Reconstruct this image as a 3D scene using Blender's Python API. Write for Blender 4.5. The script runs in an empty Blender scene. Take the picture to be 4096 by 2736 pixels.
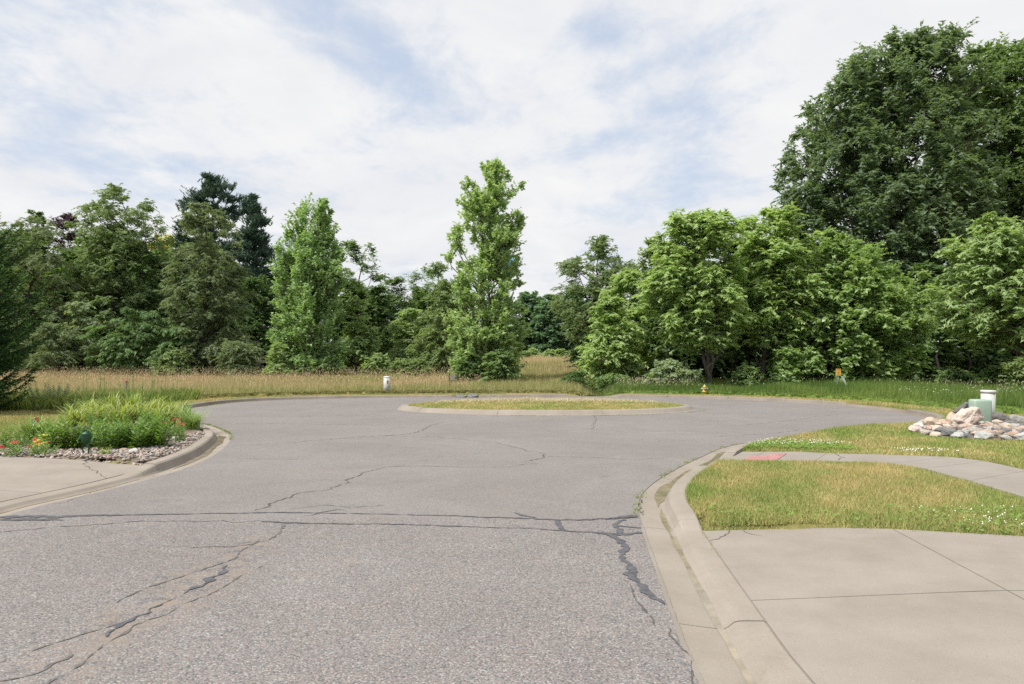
import bpy, bmesh, math, random
import numpy as np
from mathutils import Vector, Matrix

# ------------------------------------------------------------------ camera, sky, sun, exposure
SC = bpy.context.scene
COL = SC.collection
F, CX, HY, CAMZ, SLOPE = 2900.0, 2048.0, 1390.0, 1.8, 0.0224

cam_data = bpy.data.cameras.new('camera')
cam = bpy.data.objects.new('camera', cam_data); COL.objects.link(cam)
cam_data.sensor_width = 36.0
cam_data.lens = F / 4096.0 * 36.0
cam_data.clip_start = 0.05; cam_data.clip_end = 4000.0
cam.location = (0, 0, CAMZ)
cam.rotation_euler = (math.radians(90) + math.atan((HY - 1368.0) / F), 0, 0)
SC.camera = cam

SUN_EL = math.radians(57.0)
SUN_AZ = math.atan2(-0.78, -0.50)           # measured from +Y towards +X: the sun stands high to the left
sun_dir = Vector((math.sin(SUN_AZ) * math.cos(SUN_EL), math.cos(SUN_AZ) * math.cos(SUN_EL), math.sin(SUN_EL)))

world = bpy.data.worlds.new('World'); SC.world = world; world.use_nodes = True
nt = world.node_tree; nt.nodes.clear()
def wn(t, **kw):
    n = nt.nodes.new(t)
    for k, v in kw.items(): setattr(n, k, v)
    return n
def wmath(op, a, b=None, c=None):
    n = wn('ShaderNodeMath', operation=op)
    for i, v in enumerate((a, b, c)):
        if v is None: continue
        if isinstance(v, (int, float)): n.inputs[i].default_value = v
        else: nt.links.new(v, n.inputs[i])
    return n.outputs[0]
sky = wn('ShaderNodeTexSky', sky_type='NISHITA')
sky.sun_disc = False; sky.sun_elevation = SUN_EL; sky.sun_rotation = SUN_AZ
sky.air_density = 1.0; sky.dust_density = 2.2; sky.ozone_density = 1.0
tc = wn('ShaderNodeTexCoord')
sep = wn('ShaderNodeSeparateXYZ'); nt.links.new(tc.outputs['Generated'], sep.inputs[0])
X, Y, Z = sep.outputs
zc = wmath('MAXIMUM', Z, 0.0)
inv = wmath('DIVIDE', 1.0, wmath('ADD', zc, 0.16))
cu = wmath('MULTIPLY', X, inv); cv = wmath('MULTIPLY', Y, inv)
comb = wn('ShaderNodeCombineXYZ'); nt.links.new(cu, comb.inputs[0]); nt.links.new(cv, comb.inputs[1])
def cnoise(scale, detail, rough, off, dist=0.0):
    mp = wn('ShaderNodeMapping'); mp.inputs['Location'].default_value = off
    mp.inputs['Scale'].default_value = (1.0, 0.75, 1.0)
    nt.links.new(comb.outputs[0], mp.inputs['Vector'])
    n = wn('ShaderNodeTexNoise'); n.inputs['Scale'].default_value = scale; n.inputs['Detail'].default_value = detail
    n.inputs['Roughness'].default_value = rough; n.inputs['Distortion'].default_value = dist
    nt.links.new(mp.outputs[0], n.inputs['Vector']); return n.outputs['Fac']
n1 = cnoise(1.15, 10, 0.60, (3.1, 1.7, 0.0), 0.25)
n2 = cnoise(5.0, 11, 0.68, (7.3, 2.2, 0.0), 0.25)
az = wmath('ARCTAN2', X, Y); el = wmath('ARCSINE', Z)
def gap(a0, e0, ra, re, rot, amp):
    """a clearing between the clouds at azimuth a0 / elevation e0 (degrees)"""
    da = wmath('SUBTRACT', az, math.radians(a0)); de = wmath('SUBTRACT', el, math.radians(e0))
    c, s = math.cos(math.radians(rot)), math.sin(math.radians(rot))
    p = wmath('DIVIDE', wmath('ADD', wmath('MULTIPLY', da, c), wmath('MULTIPLY', de, s)), math.radians(ra))
    q = wmath('DIVIDE', wmath('SUBTRACT', wmath('MULTIPLY', de, c), wmath('MULTIPLY', da, s)), math.radians(re))
    r2 = wmath('ADD', wmath('MULTIPLY', p, p), wmath('MULTIPLY', q, q))
    return wmath('MULTIPLY', wmath('EXPONENT', wmath('MULTIPLY', r2, -1.0)), amp)
gaps = None
for g in [(-13.5, 23.0, 7.5, 2.6, -25, .25), (-7.5, 20.2, 4.5, 1.6, -30, .19), (7.5, 23.4, 4.8, 1.7, 0, .26), (12.0, 21.0, 5.0, 1.1, 14, .18),
          (5.0, 15.4, 6.0, 1.1, 14, .24), (-31, 12.6, 9, .9, 3, .22), (-24.0, 11.0, 6, .8, 0, .16), (14, 14.0, 3.5, 3.0, 40, .16),
          (10, 11.0, 7, 1.0, 8, .16), (-16, 7.5, 4, 1.5, 10, .15), (-3.0, 14.0, 3, 1.0, 0, .13), (-34, 24, 4, 1.2, -10, .12),
          (-19, -1, 60, 2.0, 0, -.10), (-22, 18, 11, 5.0, 0, -.25), (0, 9, 9, 3, 0, -.1), (27, 20, 9, 8, 0, -.2)]:
    v = gap(*g[:5], g[5] * .85); gaps = v if gaps is None else wmath('ADD', gaps, v)
cov = wmath('SUBTRACT', wmath('ADD', wmath('MULTIPLY', n1, 1.05), wmath('MULTIPLY', n2, 0.74)), gaps)
ramp = wn('ShaderNodeMapRange', interpolation_type='SMOOTHERSTEP')
ramp.inputs['From Min'].default_value = 0.53; ramp.inputs['From Max'].default_value = 1.02
nt.links.new(cov, ramp.inputs['Value'])
n3 = cnoise(2.2, 7, 0.58, (1.3, 9.2, 0.0), 0.5)
shade = wn('ShaderNodeMapRange'); shade.inputs['From Min'].default_value = 0.30; shade.inputs['From Max'].default_value = 0.66
nt.links.new(n3, shade.inputs['Value'])
cmix = wn('ShaderNodeMix', data_type='RGBA'); nt.links.new(shade.outputs[0], cmix.inputs['Factor'])
CLOUD = 5.9
cmix.inputs['A'].default_value = (CLOUD * .87, CLOUD * .885, CLOUD * .925, 1)
cmix.inputs['B'].default_value = (CLOUD * 1.0, CLOUD * 1.0, CLOUD * 1.0, 1)
skys = wn('ShaderNodeMix', data_type='RGBA', blend_type='MIX')       # thin high veil over the blue
skys.inputs['Factor'].default_value = 0.74
nt.links.new(sky.outputs[0], skys.inputs['A']); skys.inputs['B'].default_value = (CLOUD * .71, CLOUD * .80, CLOUD * .95, 1)
mixc = wn('ShaderNodeMix', data_type='RGBA')
nt.links.new(ramp.outputs[0], mixc.inputs['Factor']); nt.links.new(skys.outputs['Result'], mixc.inputs['A']); nt.links.new(cmix.outputs['Result'], mixc.inputs['B'])
bg = wn('ShaderNodeBackground'); bg.inputs['Strength'].default_value = 0.12
nt.links.new(mixc.outputs['Result'], bg.inputs['Color'])
wo = wn('ShaderNodeOutputWorld'); nt.links.new(bg.outputs[0], wo.inputs['Surface'])

sun_data = bpy.data.lights.new('sun', 'SUN'); sun_data.energy = 4.2; sun_data.angle = math.radians(5.0); sun_data.color = (1.0, 0.955, 0.88)
sun = bpy.data.objects.new('sun', sun_data); COL.objects.link(sun); sun.location = (-40, 20, 60)
sun.rotation_euler = (-sun_dir).to_track_quat('-Z', 'Y').to_euler()

SC.view_settings.view_transform = 'Standard'; SC.view_settings.look = 'None'
SC.view_settings.gamma = 1.0; SC.view_settings.use_curve_mapping = False
SC.view_settings.exposure = 0.40
SC.render.engine = 'CYCLES'
SC.cycles.max_bounces = 12; SC.cycles.diffuse_bounces = 9; SC.cycles.transmission_bounces = 9; SC.cycles.glossy_bounces = 2
SC.cycles.use_denoising = False
SC.cycles.sample_clamp_indirect = 6.0

# ------------------------------------------------------------------ helpers
def rng(seed): return np.random.default_rng(seed)
def unit(v): return v / (np.linalg.norm(v, axis=-1, keepdims=True) + 1e-9)

def px(u, v, off=0.0):
    """photo pixel -> point on the sloping road plane raised by off"""
    y = (CAMZ - off) / ((v - HY) / F - SLOPE)
    return ((u - CX) / F * y, y)
def at(u, v, y):
    """photo pixel at depth y -> world point"""
    return ((u - CX) / F * y, y, CAMZ - (v - HY) / F * y)

_BY = np.array([-40, 0, 40, 47, 56, 70, 110, 200, 700, 2500.]); _BZ = np.array([.896, 0, -.896, -.98, -.93, -.74, -.35, .25, 1.5, 1.5])
def base_z(x, y):
    y = np.asarray(y, float)
    return np.where(y < 40, -SLOPE * y, np.interp(y, _BY, _BZ))

def fast_mesh(name, verts, quads):
    me = bpy.data.meshes.new(name)
    verts = np.asarray(verts, np.float32); quads = np.asarray(quads, np.int32)
    k = quads.shape[1]
    me.vertices.add(len(verts)); me.vertices.foreach_set('co', verts.ravel())
    me.loops.add(quads.size); me.loops.foreach_set('vertex_index', quads.ravel())
    me.polygons.add(len(quads)); me.polygons.foreach_set('loop_start', np.arange(0, quads.size, k, dtype=np.int32))
    me.update(calc_edges=True)
    return me
def set_col(me, cols):
    a = me.color_attributes.new('Col', 'FLOAT_COLOR', 'POINT')
    c = np.ones((len(cols), 4), np.float32); c[:, :3] = cols
    a.data.foreach_set('color', c.ravel())
def smooth(me):
    me.polygons.foreach_set('use_smooth', np.ones(len(me.polygons), bool)); me.update()
def link(name, me, mat, parent=None):
    o = bpy.data.objects.new(name, me); COL.objects.link(o)
    if mat is not None and not me.materials: me.materials.append(mat)
    if parent is not None: o.parent = parent
    return o
def tag(o, label=None, cat=None, group=None, kind=None):
    if label: o['label'] = label
    if cat: o['category'] = cat
    if group: o['group'] = group
    if kind: o['kind'] = kind
    return o
def empty(name, loc, label, cat, group=None):
    o = bpy.data.objects.new(name, None); COL.objects.link(o); o.location = loc
    o.empty_display_size = 0.1
    return tag(o, label, cat, group)

class MB:
    """collects simple shapes into one mesh"""
    def __init__(s): s.v = []; s.f = []
    def add(s, vs, fs):
        b = len(s.v); s.v += [tuple(p) for p in vs]; s.f += [tuple(i + b for i in f) for f in fs]
    def box(s, c, d, rz=0.0, rx=0.0, ry=0.0):
        m = Matrix.Translation(c) @ Matrix.Rotation(rz, 4, 'Z') @ Matrix.Rotation(ry, 4, 'Y') @ Matrix.Rotation(rx, 4, 'X')
        vs = [m @ Vector((sx * d[0] / 2, sy * d[1] / 2, sz * d[2] / 2)) for sx in (-1, 1) for sy in (-1, 1) for sz in (-1, 1)]
        s.add(vs, [(0, 1, 3, 2), (4, 6, 7, 5), (0, 4, 5, 1), (2, 3, 7, 6), (0, 2, 6, 4), (1, 5, 7, 3)])
    def lathe(s, prof, n=20, m=None, sx=1.0, sy=1.0):
        m = m or Matrix.Identity(4); vs = []
        for r, z in prof:
            for i in range(n):
                a = 2 * math.pi * i / n; vs.append(m @ Vector((r * sx * math.cos(a), r * sy * math.sin(a), z)))
        fs = [(j * n + i, j * n + (i + 1) % n, (j + 1) * n + (i + 1) % n, (j + 1) * n + i) for j in range(len(prof) - 1) for i in range(n)]
        fs.append(tuple(range(n))[::-1]); fs.append(tuple((len(prof) - 1) * n + i for i in range(n)))
        s.add(vs, fs)
    def tube(s, pts, rad, n=6):
        v, f = tube_arrays(np.array(pts, float), np.array(rad, float), n)
        s.add(v.tolist(), f.tolist())
    def mesh(s, name, sm=False):
        me = bpy.data.meshes.new(name); me.from_pydata(s.v, [], s.f); me.update()
        if sm: smooth(me)
        return me
    def build(s, name, mat, parent=None, sm=False, bevel=0.0):
        me = s.mesh(name, sm)
        if bevel:
            bm = bmesh.new(); bm.from_mesh(me)
            bmesh.ops.bevel(bm, geom=bm.edges[:], offset=bevel, segments=2, affect='EDGES', profile=0.6)
            bm.to_mesh(me); bm.free()
        return link(name, me, mat, parent)

def tube_arrays(p, r, n=5):
    k = len(p)
    t = np.gradient(p, axis=0); t = unit(t)
    ref = np.where(np.abs(t[:, 2:3]) > 0.9, np.array([[1., 0, 0]]), np.array([[0, 0, 1.]]))
    a = unit(np.cross(t, ref)); b = np.cross(t, a)
    ang = np.arange(n) * 2 * math.pi / n
    ring = (a[:, None, :] * np.cos(ang)[None, :, None] + b[:, None, :] * np.sin(ang)[None, :, None]) * r[:, None, None] + p[:, None, :]
    i = np.arange(k - 1)[:, None] * n; j = np.arange(n)[None, :]; j2 = (j + 1) % n
    f = np.stack([i + j, i + j2, i + n + j2, i + n + j], -1).reshape(-1, 4)
    return ring.reshape(-1, 3), f

# ------------------------------------------------------------------ materials
def mat(name):
    m = bpy.data.materials.new(name); m.use_nodes = True
    t = m.node_tree; t.nodes.clear()
    return m, t
class NT:
    def __init__(s, t): s.t = t
    def n(s, typ, **kw):
        n = s.t.nodes.new(typ)
        for k, v in kw.items():
            if hasattr(n, k) and not k.startswith('in_'): setattr(n, k, v)
        return n
    def l(s, a, b): s.t.links.new(a, b)
    def val(s, sock, v):
        if isinstance(v, (int, float)): sock.default_value = v
        elif isinstance(v, tuple): sock.default_value = v if len(v) == 4 or sock.type == 'VECTOR' else (*v, 1)
        else: s.l(v, sock)
    def noise(s, scale, detail=4, rough=.55, vec=None, out='Fac', dist=0):
        n = s.n('ShaderNodeTexNoise'); n.inputs['Scale'].default_value = scale; n.inputs['Detail'].default_value = detail
        n.inputs['Roughness'].default_value = rough; n.inputs['Distortion'].default_value = dist
        if vec is not None: s.l(vec, n.inputs['Vector'])
        return n.outputs[out]
    def ramp(s, v, a, b, lo=0., hi=1.):
        n = s.n('ShaderNodeMapRange'); s.l(v, n.inputs['Value'])
        n.inputs['From Min'].default_value = a; n.inputs['From Max'].default_value = b; n.inputs['To Min'].default_value = lo; n.inputs['To Max'].default_value = hi
        return n.outputs[0]
    def mix(s, f, a, b, blend='MIX'):
        n = s.n('ShaderNodeMix', data_type='RGBA', blend_type=blend)
        s.val(n.inputs['Factor'], f); s.val(n.inputs['A'], a); s.val(n.inputs['B'], b); return n.outputs['Result']
    def math(s, op, a, b=0.):
        n = s.n('ShaderNodeMath', operation=op); s.val(n.inputs[0], a); s.val(n.inputs[1], b); return n.outputs[0]
    def pos(s): return s.n('ShaderNodeNewGeometry').outputs['Position']
    def bump(s, h, strength, dist, nrm=None):
        n = s.n('ShaderNodeBump'); n.inputs['Strength'].default_value = strength; n.inputs['Distance'].default_value = dist
        s.l(h, n.inputs['Height'])
        return n.outputs[0]
    def out(s, col, rough=.8, normal=None, spec=.3, metallic=0., **kw):
        p = s.n('ShaderNodeBsdfPrincipled'); s.val(p.inputs['Base Color'], col); s.val(p.inputs['Roughness'], rough)
        p.inputs['Specular IOR Level'].default_value = spec; p.inputs['Metallic'].default_value = metallic
        for k, v in kw.items(): s.val(p.inputs[k], v)
        if normal is not None: s.l(normal, p.inputs['Normal'])
        o = s.n('ShaderNodeOutputMaterial'); s.l(p.outputs[0], o.inputs['Surface']); return p

def m_leaf(name, a, b, trans=.32, rough=.45, spec=.35, patch=.5, tcol=None, attr=False):
    """leaf/blade: two tones picked per leaf plus slow drift across the plant, some light passes through"""
    m, t = mat(name); q = NT(t)
    g = q.n('ShaderNodeNewGeometry'); r = g.outputs['Random Per Island']
    f = q.math('ADD', q.math('MULTIPLY', r, 1 - patch), q.math('MULTIPLY', q.ramp(q.noise(.55, 3, .6, g.outputs['Position']), .3, .7), patch))
    f = q.ramp(f, 0., 1., .14, .86)
    if attr:
        at_ = q.n('ShaderNodeVertexColor', layer_name='Col')
        c = q.mix(1.0, at_.outputs['Color'], q.mix(f, a, b), 'MULTIPLY')
    else:
        c = q.mix(f, a, b)
    p = q.n('ShaderNodeBsdfPrincipled'); q.l(c, p.inputs['Base Color']); p.inputs['Roughness'].default_value = rough; p.inputs['Specular IOR Level'].default_value = spec
    tr = q.n('ShaderNodeBsdfTranslucent'); q.l(q.mix(1.0, c, tcol or (1.25, 1.3, .55, 1), 'MULTIPLY'), tr.inputs['Color'])
    ms = q.n('ShaderNodeMixShader'); ms.inputs[0].default_value = trans; q.l(p.outputs[0], ms.inputs[1]); q.l(tr.outputs[0], ms.inputs[2])
    o = q.n('ShaderNodeOutputMaterial'); q.l(ms.outputs[0], o.inputs['Surface'])
    return m

def m_bark(name, a, b):
    m, t = mat(name); q = NT(t); g = q.n('ShaderNodeTexCoord').outputs['Object']
    mp = q.n('ShaderNodeMapping'); mp.inputs['Scale'].default_value = (9, 9, 1.6); q.l(g, mp.inputs[0])
    n = q.noise(2.2, 5, .65, mp.outputs[0])
    q.out(q.mix(q.ramp(n, .32, .68), a, b), .9, q.bump(n, .6, .05), .15); return m

def m_plain(name, col, rough=.6, spec=.4, metallic=0., var=.12, nscale=6., bump=.0, dirt=None):
    m, t = mat(name); q = NT(t); P = q.n('ShaderNodeTexCoord').outputs['Object']
    n = q.noise(nscale, 5, .6, P)
    hi = tuple(min(1, c * (1 + var)) for c in col); lo = tuple(c * (1 - var) for c in col)
    c = q.mix(q.ramp(n, .3, .7), lo, hi)
    if dirt:
        c = q.mix(q.ramp(q.noise(nscale * 2.3, 6, .7, P), .52, .75), c, dirt)
    q.out(c, rough, q.bump(n, bump, .02) if bump else None, spec, metallic); return m

def m_asphalt():
    m, t = mat('asphalt'); q = NT(t); P = q.pos()
    sp = q.n('ShaderNodeSeparateXYZ'); q.l(P, sp.inputs[0])
    edge = q.math('ADD', sp.outputs[1], q.math('MULTIPLY', q.math('SUBTRACT', q.noise(1.4, 3, .5, P), .5), .25))
    far = q.ramp(edge, 8.42, 8.55)                                   # the newer turning circle begins here
    v = q.n('ShaderNodeTexVoronoi', feature='F1'); v.inputs['Scale'].default_value = 88; q.l(P, v.inputs['Vector'])
    vb = q.n('ShaderNodeTexVoronoi', feature='F1'); vb.inputs['Scale'].default_value = 110; q.l(P, vb.inputs['Vector'])
    cs = q.n('ShaderNodeSeparateColor'); q.l(v.outputs['Color'], cs.inputs[0])
    cr = q.n('ShaderNodeValToRGB'); q.l(cs.outputs[0], cr.inputs[0]); e = cr.color_ramp
    for p_, c_ in [(0, (0.098, 0.099, 0.101)), (.16, (0.156, 0.160, 0.161)), (.40, (0.214, 0.206, 0.205)), (.60, (0.263, 0.236, 0.220)), (.78, (0.230, 0.184, 0.171)), (.90, (0.295, 0.287, 0.278)), (1, (0.377, 0.377, 0.369))]:
        if p_ in (0, 1): k = e.elements[0 if p_ == 0 else len(e.elements) - 1]
        else: k = e.elements.new(p_)
        k.position = p_; k.color = (*c_, 1)
    cfade = q.mix(.08, cr.outputs[0], (.235, .222, .214))
    gapm = q.ramp(v.outputs['Distance'], .42, .80)
    near = q.mix(q.math('MULTIPLY', gapm, .48), cfade, (0.070, 0.067, 0.068))
    cs2 = q.n('ShaderNodeSeparateColor'); q.l(vb.outputs['Color'], cs2.inputs[0])
    farc = q.mix(q.ramp(cs2.outputs[0], 0, 1), (0.137, 0.130, 0.128), (0.266, 0.249, 0.238))
    col = q.mix(far, near, farc)
    big = q.noise(.35, 5, .6, P); mid = q.noise(2.1, 6, .65, P)
    col = q.mix(q.ramp(big, .34, .70, 0, .60), col, q.mix(1., col, (.81, .78, .775, 1), 'MULTIPLY'))
    sw = q.noise(.5, 5, .6, P, dist=2.0)
    col = q.mix(q.ramp(sw, .46, .60, 0, .40), col, q.mix(1., col, (1.13, 1.13, 1.15, 1), 'MULTIPLY'))
    col = q.mix(q.ramp(mid, .52, .76, 0, .45), col, q.mix(1., col, (1.22, 1.14, 1.02, 1), 'MULTIPLY'))
    wv = q.noise(.9, 6, .7, P, dist=1.2)
    col = q.mix(q.ramp(wv, .60, .72, 0, .5), col, q.mix(1., col, (.70, .70, .74, 1), 'MULTIPLY'))
    # worn, sandy seam running down the near lane
    x0, y0 = px(1140, 2110); x1, y1 = px(120, 2760); L = math.hypot(x1 - x0, y1 - y0); nx, ny = (y1 - y0) / L, -(x1 - x0) / L
    dd = q.math('ADD', q.math('ADD', q.math('MULTIPLY', sp.outputs[0], nx), q.math('MULTIPLY', sp.outputs[1], ny)), -(x0 * nx + y0 * ny))
    dd = q.math('ADD', dd, q.math('MULTIPLY', q.math('SUBTRACT', q.noise(1.1, 4, .6, P), .5), 1.1))
    seam = q.math('MULTIPLY', q.ramp(q.math('ABSOLUTE', dd), .10, .42, 1, 0), q.ramp(sp.outputs[1], 8.0, 7.2))
    fine = q.noise(5.5, 6, .7, P, dist=.8)
    col = q.mix(q.math('MULTIPLY', seam, q.ramp(fine, .46, .60, 0, .75)), col, (0.231, 0.193, 0.160))
    col = q.mix(q.math('MULTIPLY', seam, q.ramp(fine, .46, .34, 0, .7)), col, (.10, .095, .098))
    stain = q.noise(1.7, 5, .65, P, dist=1.0)
    col = q.mix(q.ramp(stain, .56, .72, 0, .35), col, q.mix(1., col, (1.10, .94, .88, 1), 'MULTIPLY'))
    h = q.math('SUBTRACT', 1., v.outputs['Distance'])
    q.out(col, .92, q.bump(h, .5, .006), .08); return m

def m_concrete(name, a, b, speck=.5):
    m, t = mat(name); q = NT(t); P = q.pos()
    n = q.noise(1.3, 6, .62, P); n2 = q.noise(120, 3, .6, P); n3 = q.noise(.45, 4, .6, P); n4 = q.noise(7., 6, .7, P, dist=.6)
    c = q.mix(q.ramp(n, .3, .7), a, b)
    c = q.mix(q.ramp(n2, .35, .72, 0, speck * 1.3), c, q.mix(1., c, (.74, .72, .70, 1), 'MULTIPLY'))
    c = q.mix(q.ramp(n3, .52, .75, 0, .6), c, q.mix(1., c, (.78, .76, .73, 1), 'MULTIPLY'))
    c = q.mix(q.ramp(n4, .60, .78, 0, .5), c, q.mix(1., c, (.80, .77, .72, 1), 'MULTIPLY'))
    sp_ = q.n('ShaderNodeTexVoronoi', feature='F1'); sp_.inputs['Scale'].default_value = 34; q.l(P, sp_.inputs['Vector'])
    spk = q.n('ShaderNodeSeparateColor'); q.l(sp_.outputs['Color'], spk.inputs[0])
    c = q.mix(q.math('MULTIPLY', q.ramp(spk.outputs[0], .80, .95), q.ramp(sp_.outputs['Distance'], .30, .12, 0, .55)), c, q.mix(1., c, (1.35, 1.34, 1.32, 1), 'MULTIPLY'))
    c = q.mix(q.math('MULTIPLY', q.ramp(spk.outputs[1], .86, .97), q.ramp(sp_.outputs['Distance'], .28, .12, 0, .55)), c, q.mix(1., c, (.6, .58, .56, 1), 'MULTIPLY'))
    st = q.noise(.8, 6, .7, P, dist=1.6)
    c = q.mix(q.ramp(st, .57, .70, 0, .35), c, q.mix(1., c, (.82, .80, .77, 1), 'MULTIPLY'))
    q.out(c, .9, q.bump(n2, .35, .004), .15); return m

def m_ground():
    m, t = mat('soil_and_thatch'); q = NT(t); P = q.pos()
    c = q.n('ShaderNodeVertexColor', layer_name='Col').outputs['Color']
    n = q.noise(9, 6, .7, P); n2 = q.noise(60, 3, .6, P)
    c = q.mix(q.ramp(n, .3, .7), q.mix(1., c, (.68, .66, .62, 1), 'MULTIPLY'), q.mix(1., c, (1.25, 1.22, 1.1, 1), 'MULTIPLY'))
    q.out(c, .95, q.bump(n2, .8, .03), .1); return m

def m_rock(name, a, b, c3, scale=5.):
    m, t = mat(name); q = NT(t); P = q.n('ShaderNodeTexCoord').outputs['Object']
    n = q.noise(scale, 7, .65, P, dist=.8); n2 = q.noise(scale * 3.3, 6, .7, P); n3 = q.noise(scale * .7, 4, .6, P, dist=1.5)
    c = q.mix(q.ramp(n, .32, .68), a, b); c = q.mix(q.ramp(n3, .5, .66), c, c3)
    c = q.mix(q.ramp(n2, .58, .74, 0, .6), c, q.mix(1., c, (.45, .43, .42, 1), 'MULTIPLY'))
    q.out(c, .85, q.bump(n2, .7, .03), .25); return m

def m_palette(name, cols, rough=.8):
    """one flat tone per loose piece (pebbles, petals) out of a palette"""
    m, t = mat(name); q = NT(t); r = q.n('ShaderNodeNewGeometry').outputs['Random Per Island']
    cr = q.n('ShaderNodeValToRGB'); cr.color_ramp.interpolation = 'CONSTANT'; q.l(r, cr.inputs[0]); e = cr.color_ramp
    for i, c in enumerate(cols):
        k = e.elements[i] if i < 2 else e.elements.new(i / len(cols))
        k.position = i / len(cols); k.color = (*c, 1)
    n = q.noise(40, 4, .6, q.pos())
    q.out(q.mix(q.ramp(n, .35, .7), cr.outputs[0], q.mix(1., cr.outputs[0], (.72, .70, .68, 1), 'MULTIPLY')), rough, None, .3); return m

M = {}
M['asphalt'] = m_asphalt()
M['concrete'] = m_concrete('drive_concrete', (0.252, 0.225, 0.195), (0.307, 0.278, 0.245))
M['curb'] = m_concrete('curb_concrete', (0.260, 0.229, 0.194), (0.326, 0.293, 0.256), .6)
M['old_curb'] = m_concrete('old_curb_concrete', (0.204, 0.178, 0.152), (0.276, 0.244, 0.212), .7)
M['walk'] = m_concrete('walk_concrete', (0.250, 0.226, 0.200), (0.296, 0.273, 0.244))
M['ground'] = m_ground()
M['tar'] = m_plain('tar', (.078, .078, .086), .6, .4, var=.35, nscale=14)
M['crack'] = m_plain('crack_dark', (.098, .092, .090), .9, .1, var=.3, nscale=14)
M['seam'] = m_plain('seam_crack', (.125, .118, .114), .9, .1, var=.3, nscale=14)
M['sand'] = m_plain('sand_in_crack', (.22, .185, .15), .95, .1, var=.25, nscale=30)
M['wet'] = m_plain('wet_concrete', (.255, .215, .155), .14, .5, var=.3, nscale=5)
M['bark_grey'] = m_bark('bark_grey', (.055, .048, .040), (.16, .145, .125))
M['bark_dark'] = m_bark('bark_dark', (.022, .019, .016), (.075, .066, .055))
M['bark_brown'] = m_bark('bark_brown', (.045, .034, .024), (.135, .105, .078))
M['twig'] = m_bark('spruce_twig', (.07, .045, .025), (.13, .085, .05))
M['lawn'] = m_leaf('lawn_blade', (.66, .66, .60), (1.22, 1.22, 1.15), .28, .6, .2, .3, attr=True, tcol=(1.1, 1.2, .75, 1))
M['field'] = m_leaf('meadow_blade', (.72, .70, .66), (1.2, 1.2, 1.15), .30, .6, .2, .3, attr=True, tcol=(1.1, 1.1, .9, 1))

# ------------------------------------------------------------------ outline of the road, drives, walk
def catmull(pts, step=.35, closed=False):
    p = np.array(pts, float); n = len(p); out = []
    rngi = range(n if closed else n - 1)
    for i in rngi:
        if closed: a, b, c, d = p[(i - 1) % n], p[i], p[(i + 1) % n], p[(i + 2) % n]
        else: a, b, c, d = p[max(i - 1, 0)], p[i], p[i + 1], p[min(i + 2, n - 1)]
        k = max(2, int(np.linalg.norm(c - b) / step)); t = (np.arange(k) / k)[:, None]
        out.append(.5 * (2 * b + (c - a) * t + (2 * a - 5 * b + 4 * c - d) * t ** 2 + (3 * b - a - 3 * c + d) * t ** 3))
    out = np.concatenate(out)
    return out if closed else np.vstack([out, p[-1]])
def arclen(p): return np.concatenate([[0], np.cumsum(np.linalg.norm(np.diff(p, axis=0), axis=1))])
def resample(p, step):
    s = arclen(p); n = max(3, int(s[-1] / step)); q = np.linspace(0, s[-1], n)
    return np.stack([np.interp(q, s, p[:, i]) for i in range(p.shape[1])], 1)
def left_normal(p):
    t = unit(np.gradient(p, axis=0)); return np.stack([-t[:, 1], t[:, 0]], 1)
def in_poly(poly, x, y):
    x = np.asarray(x, float); y = np.asarray(y, float); r = np.zeros(x.shape, bool); n = len(poly); j = n - 1
    for i in range(n):
        xi, yi = poly[i]; xj, yj = poly[j]
        if yi != yj: r ^= ((yi > y) != (yj > y)) & (x < (xj - xi) * (y - yi) / (yj - yi) + xi)
        j = i
    return r
def dist_poly(poly, x, y, closed=True):
    x = np.asarray(x, float); y = np.asarray(y, float); d = np.full(x.shape, 1e9); n = len(poly)
    for i in range(n if closed else n - 1):
        a = poly[i]; b = poly[(i + 1) % n]; ab = b - a
        t = np.clip(((x - a[0]) * ab[0] + (y - a[1]) * ab[1]) / (ab @ ab + 1e-9), 0, 1)
        d = np.minimum(d, np.hypot(x - a[0] - t * ab[0], y - a[1] - t * ab[1]))
    return d

P_ = lambda l, off=0.: [px(u, v, off) for u, v in l]
edge_pts = ([(-6.35, -16), (-6.3, -6), (-6.2, 2)] + P_([(0, 2071), (290, 1996), (481, 1951), (720, 1883), (835, 1836), (894, 1798), (924, 1764), (926, 1743), (907, 1726), (852, 1704), (805, 1694)])
            + [(-11.2, 23.4), (-12.35, 26.0)] + P_([(762, 1636), (990, 1607), (1396, 1594), (1884, 1591), (2390, 1589), (2791, 1594), (3140, 1608), (3402, 1626), (3628, 1657)])
            + [(12.9, 22.9), (9.9, 20.1), (7.2, 18.2)] + P_([(2930, 1780), (2791, 1832), (2669, 1893), (2582, 1954), (2545, 2020), (2562, 2100), (2700, 2500), (2800, 2736)]) + [(1.0, 1.5), (1.0, -6), (1.0, -16)])
EDGE = resample(catmull(edge_pts), .3)
ENORM = left_normal(EDGE)
EDGE_C = EDGE[::2]
def edge_d(x, y):
    d = dist_poly(EDGE_C, x, y); return np.where(in_poly(EDGE_C, x, y), -d, d)
GUT = .62
OFFL = EDGE + ENORM * GUT

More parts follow.
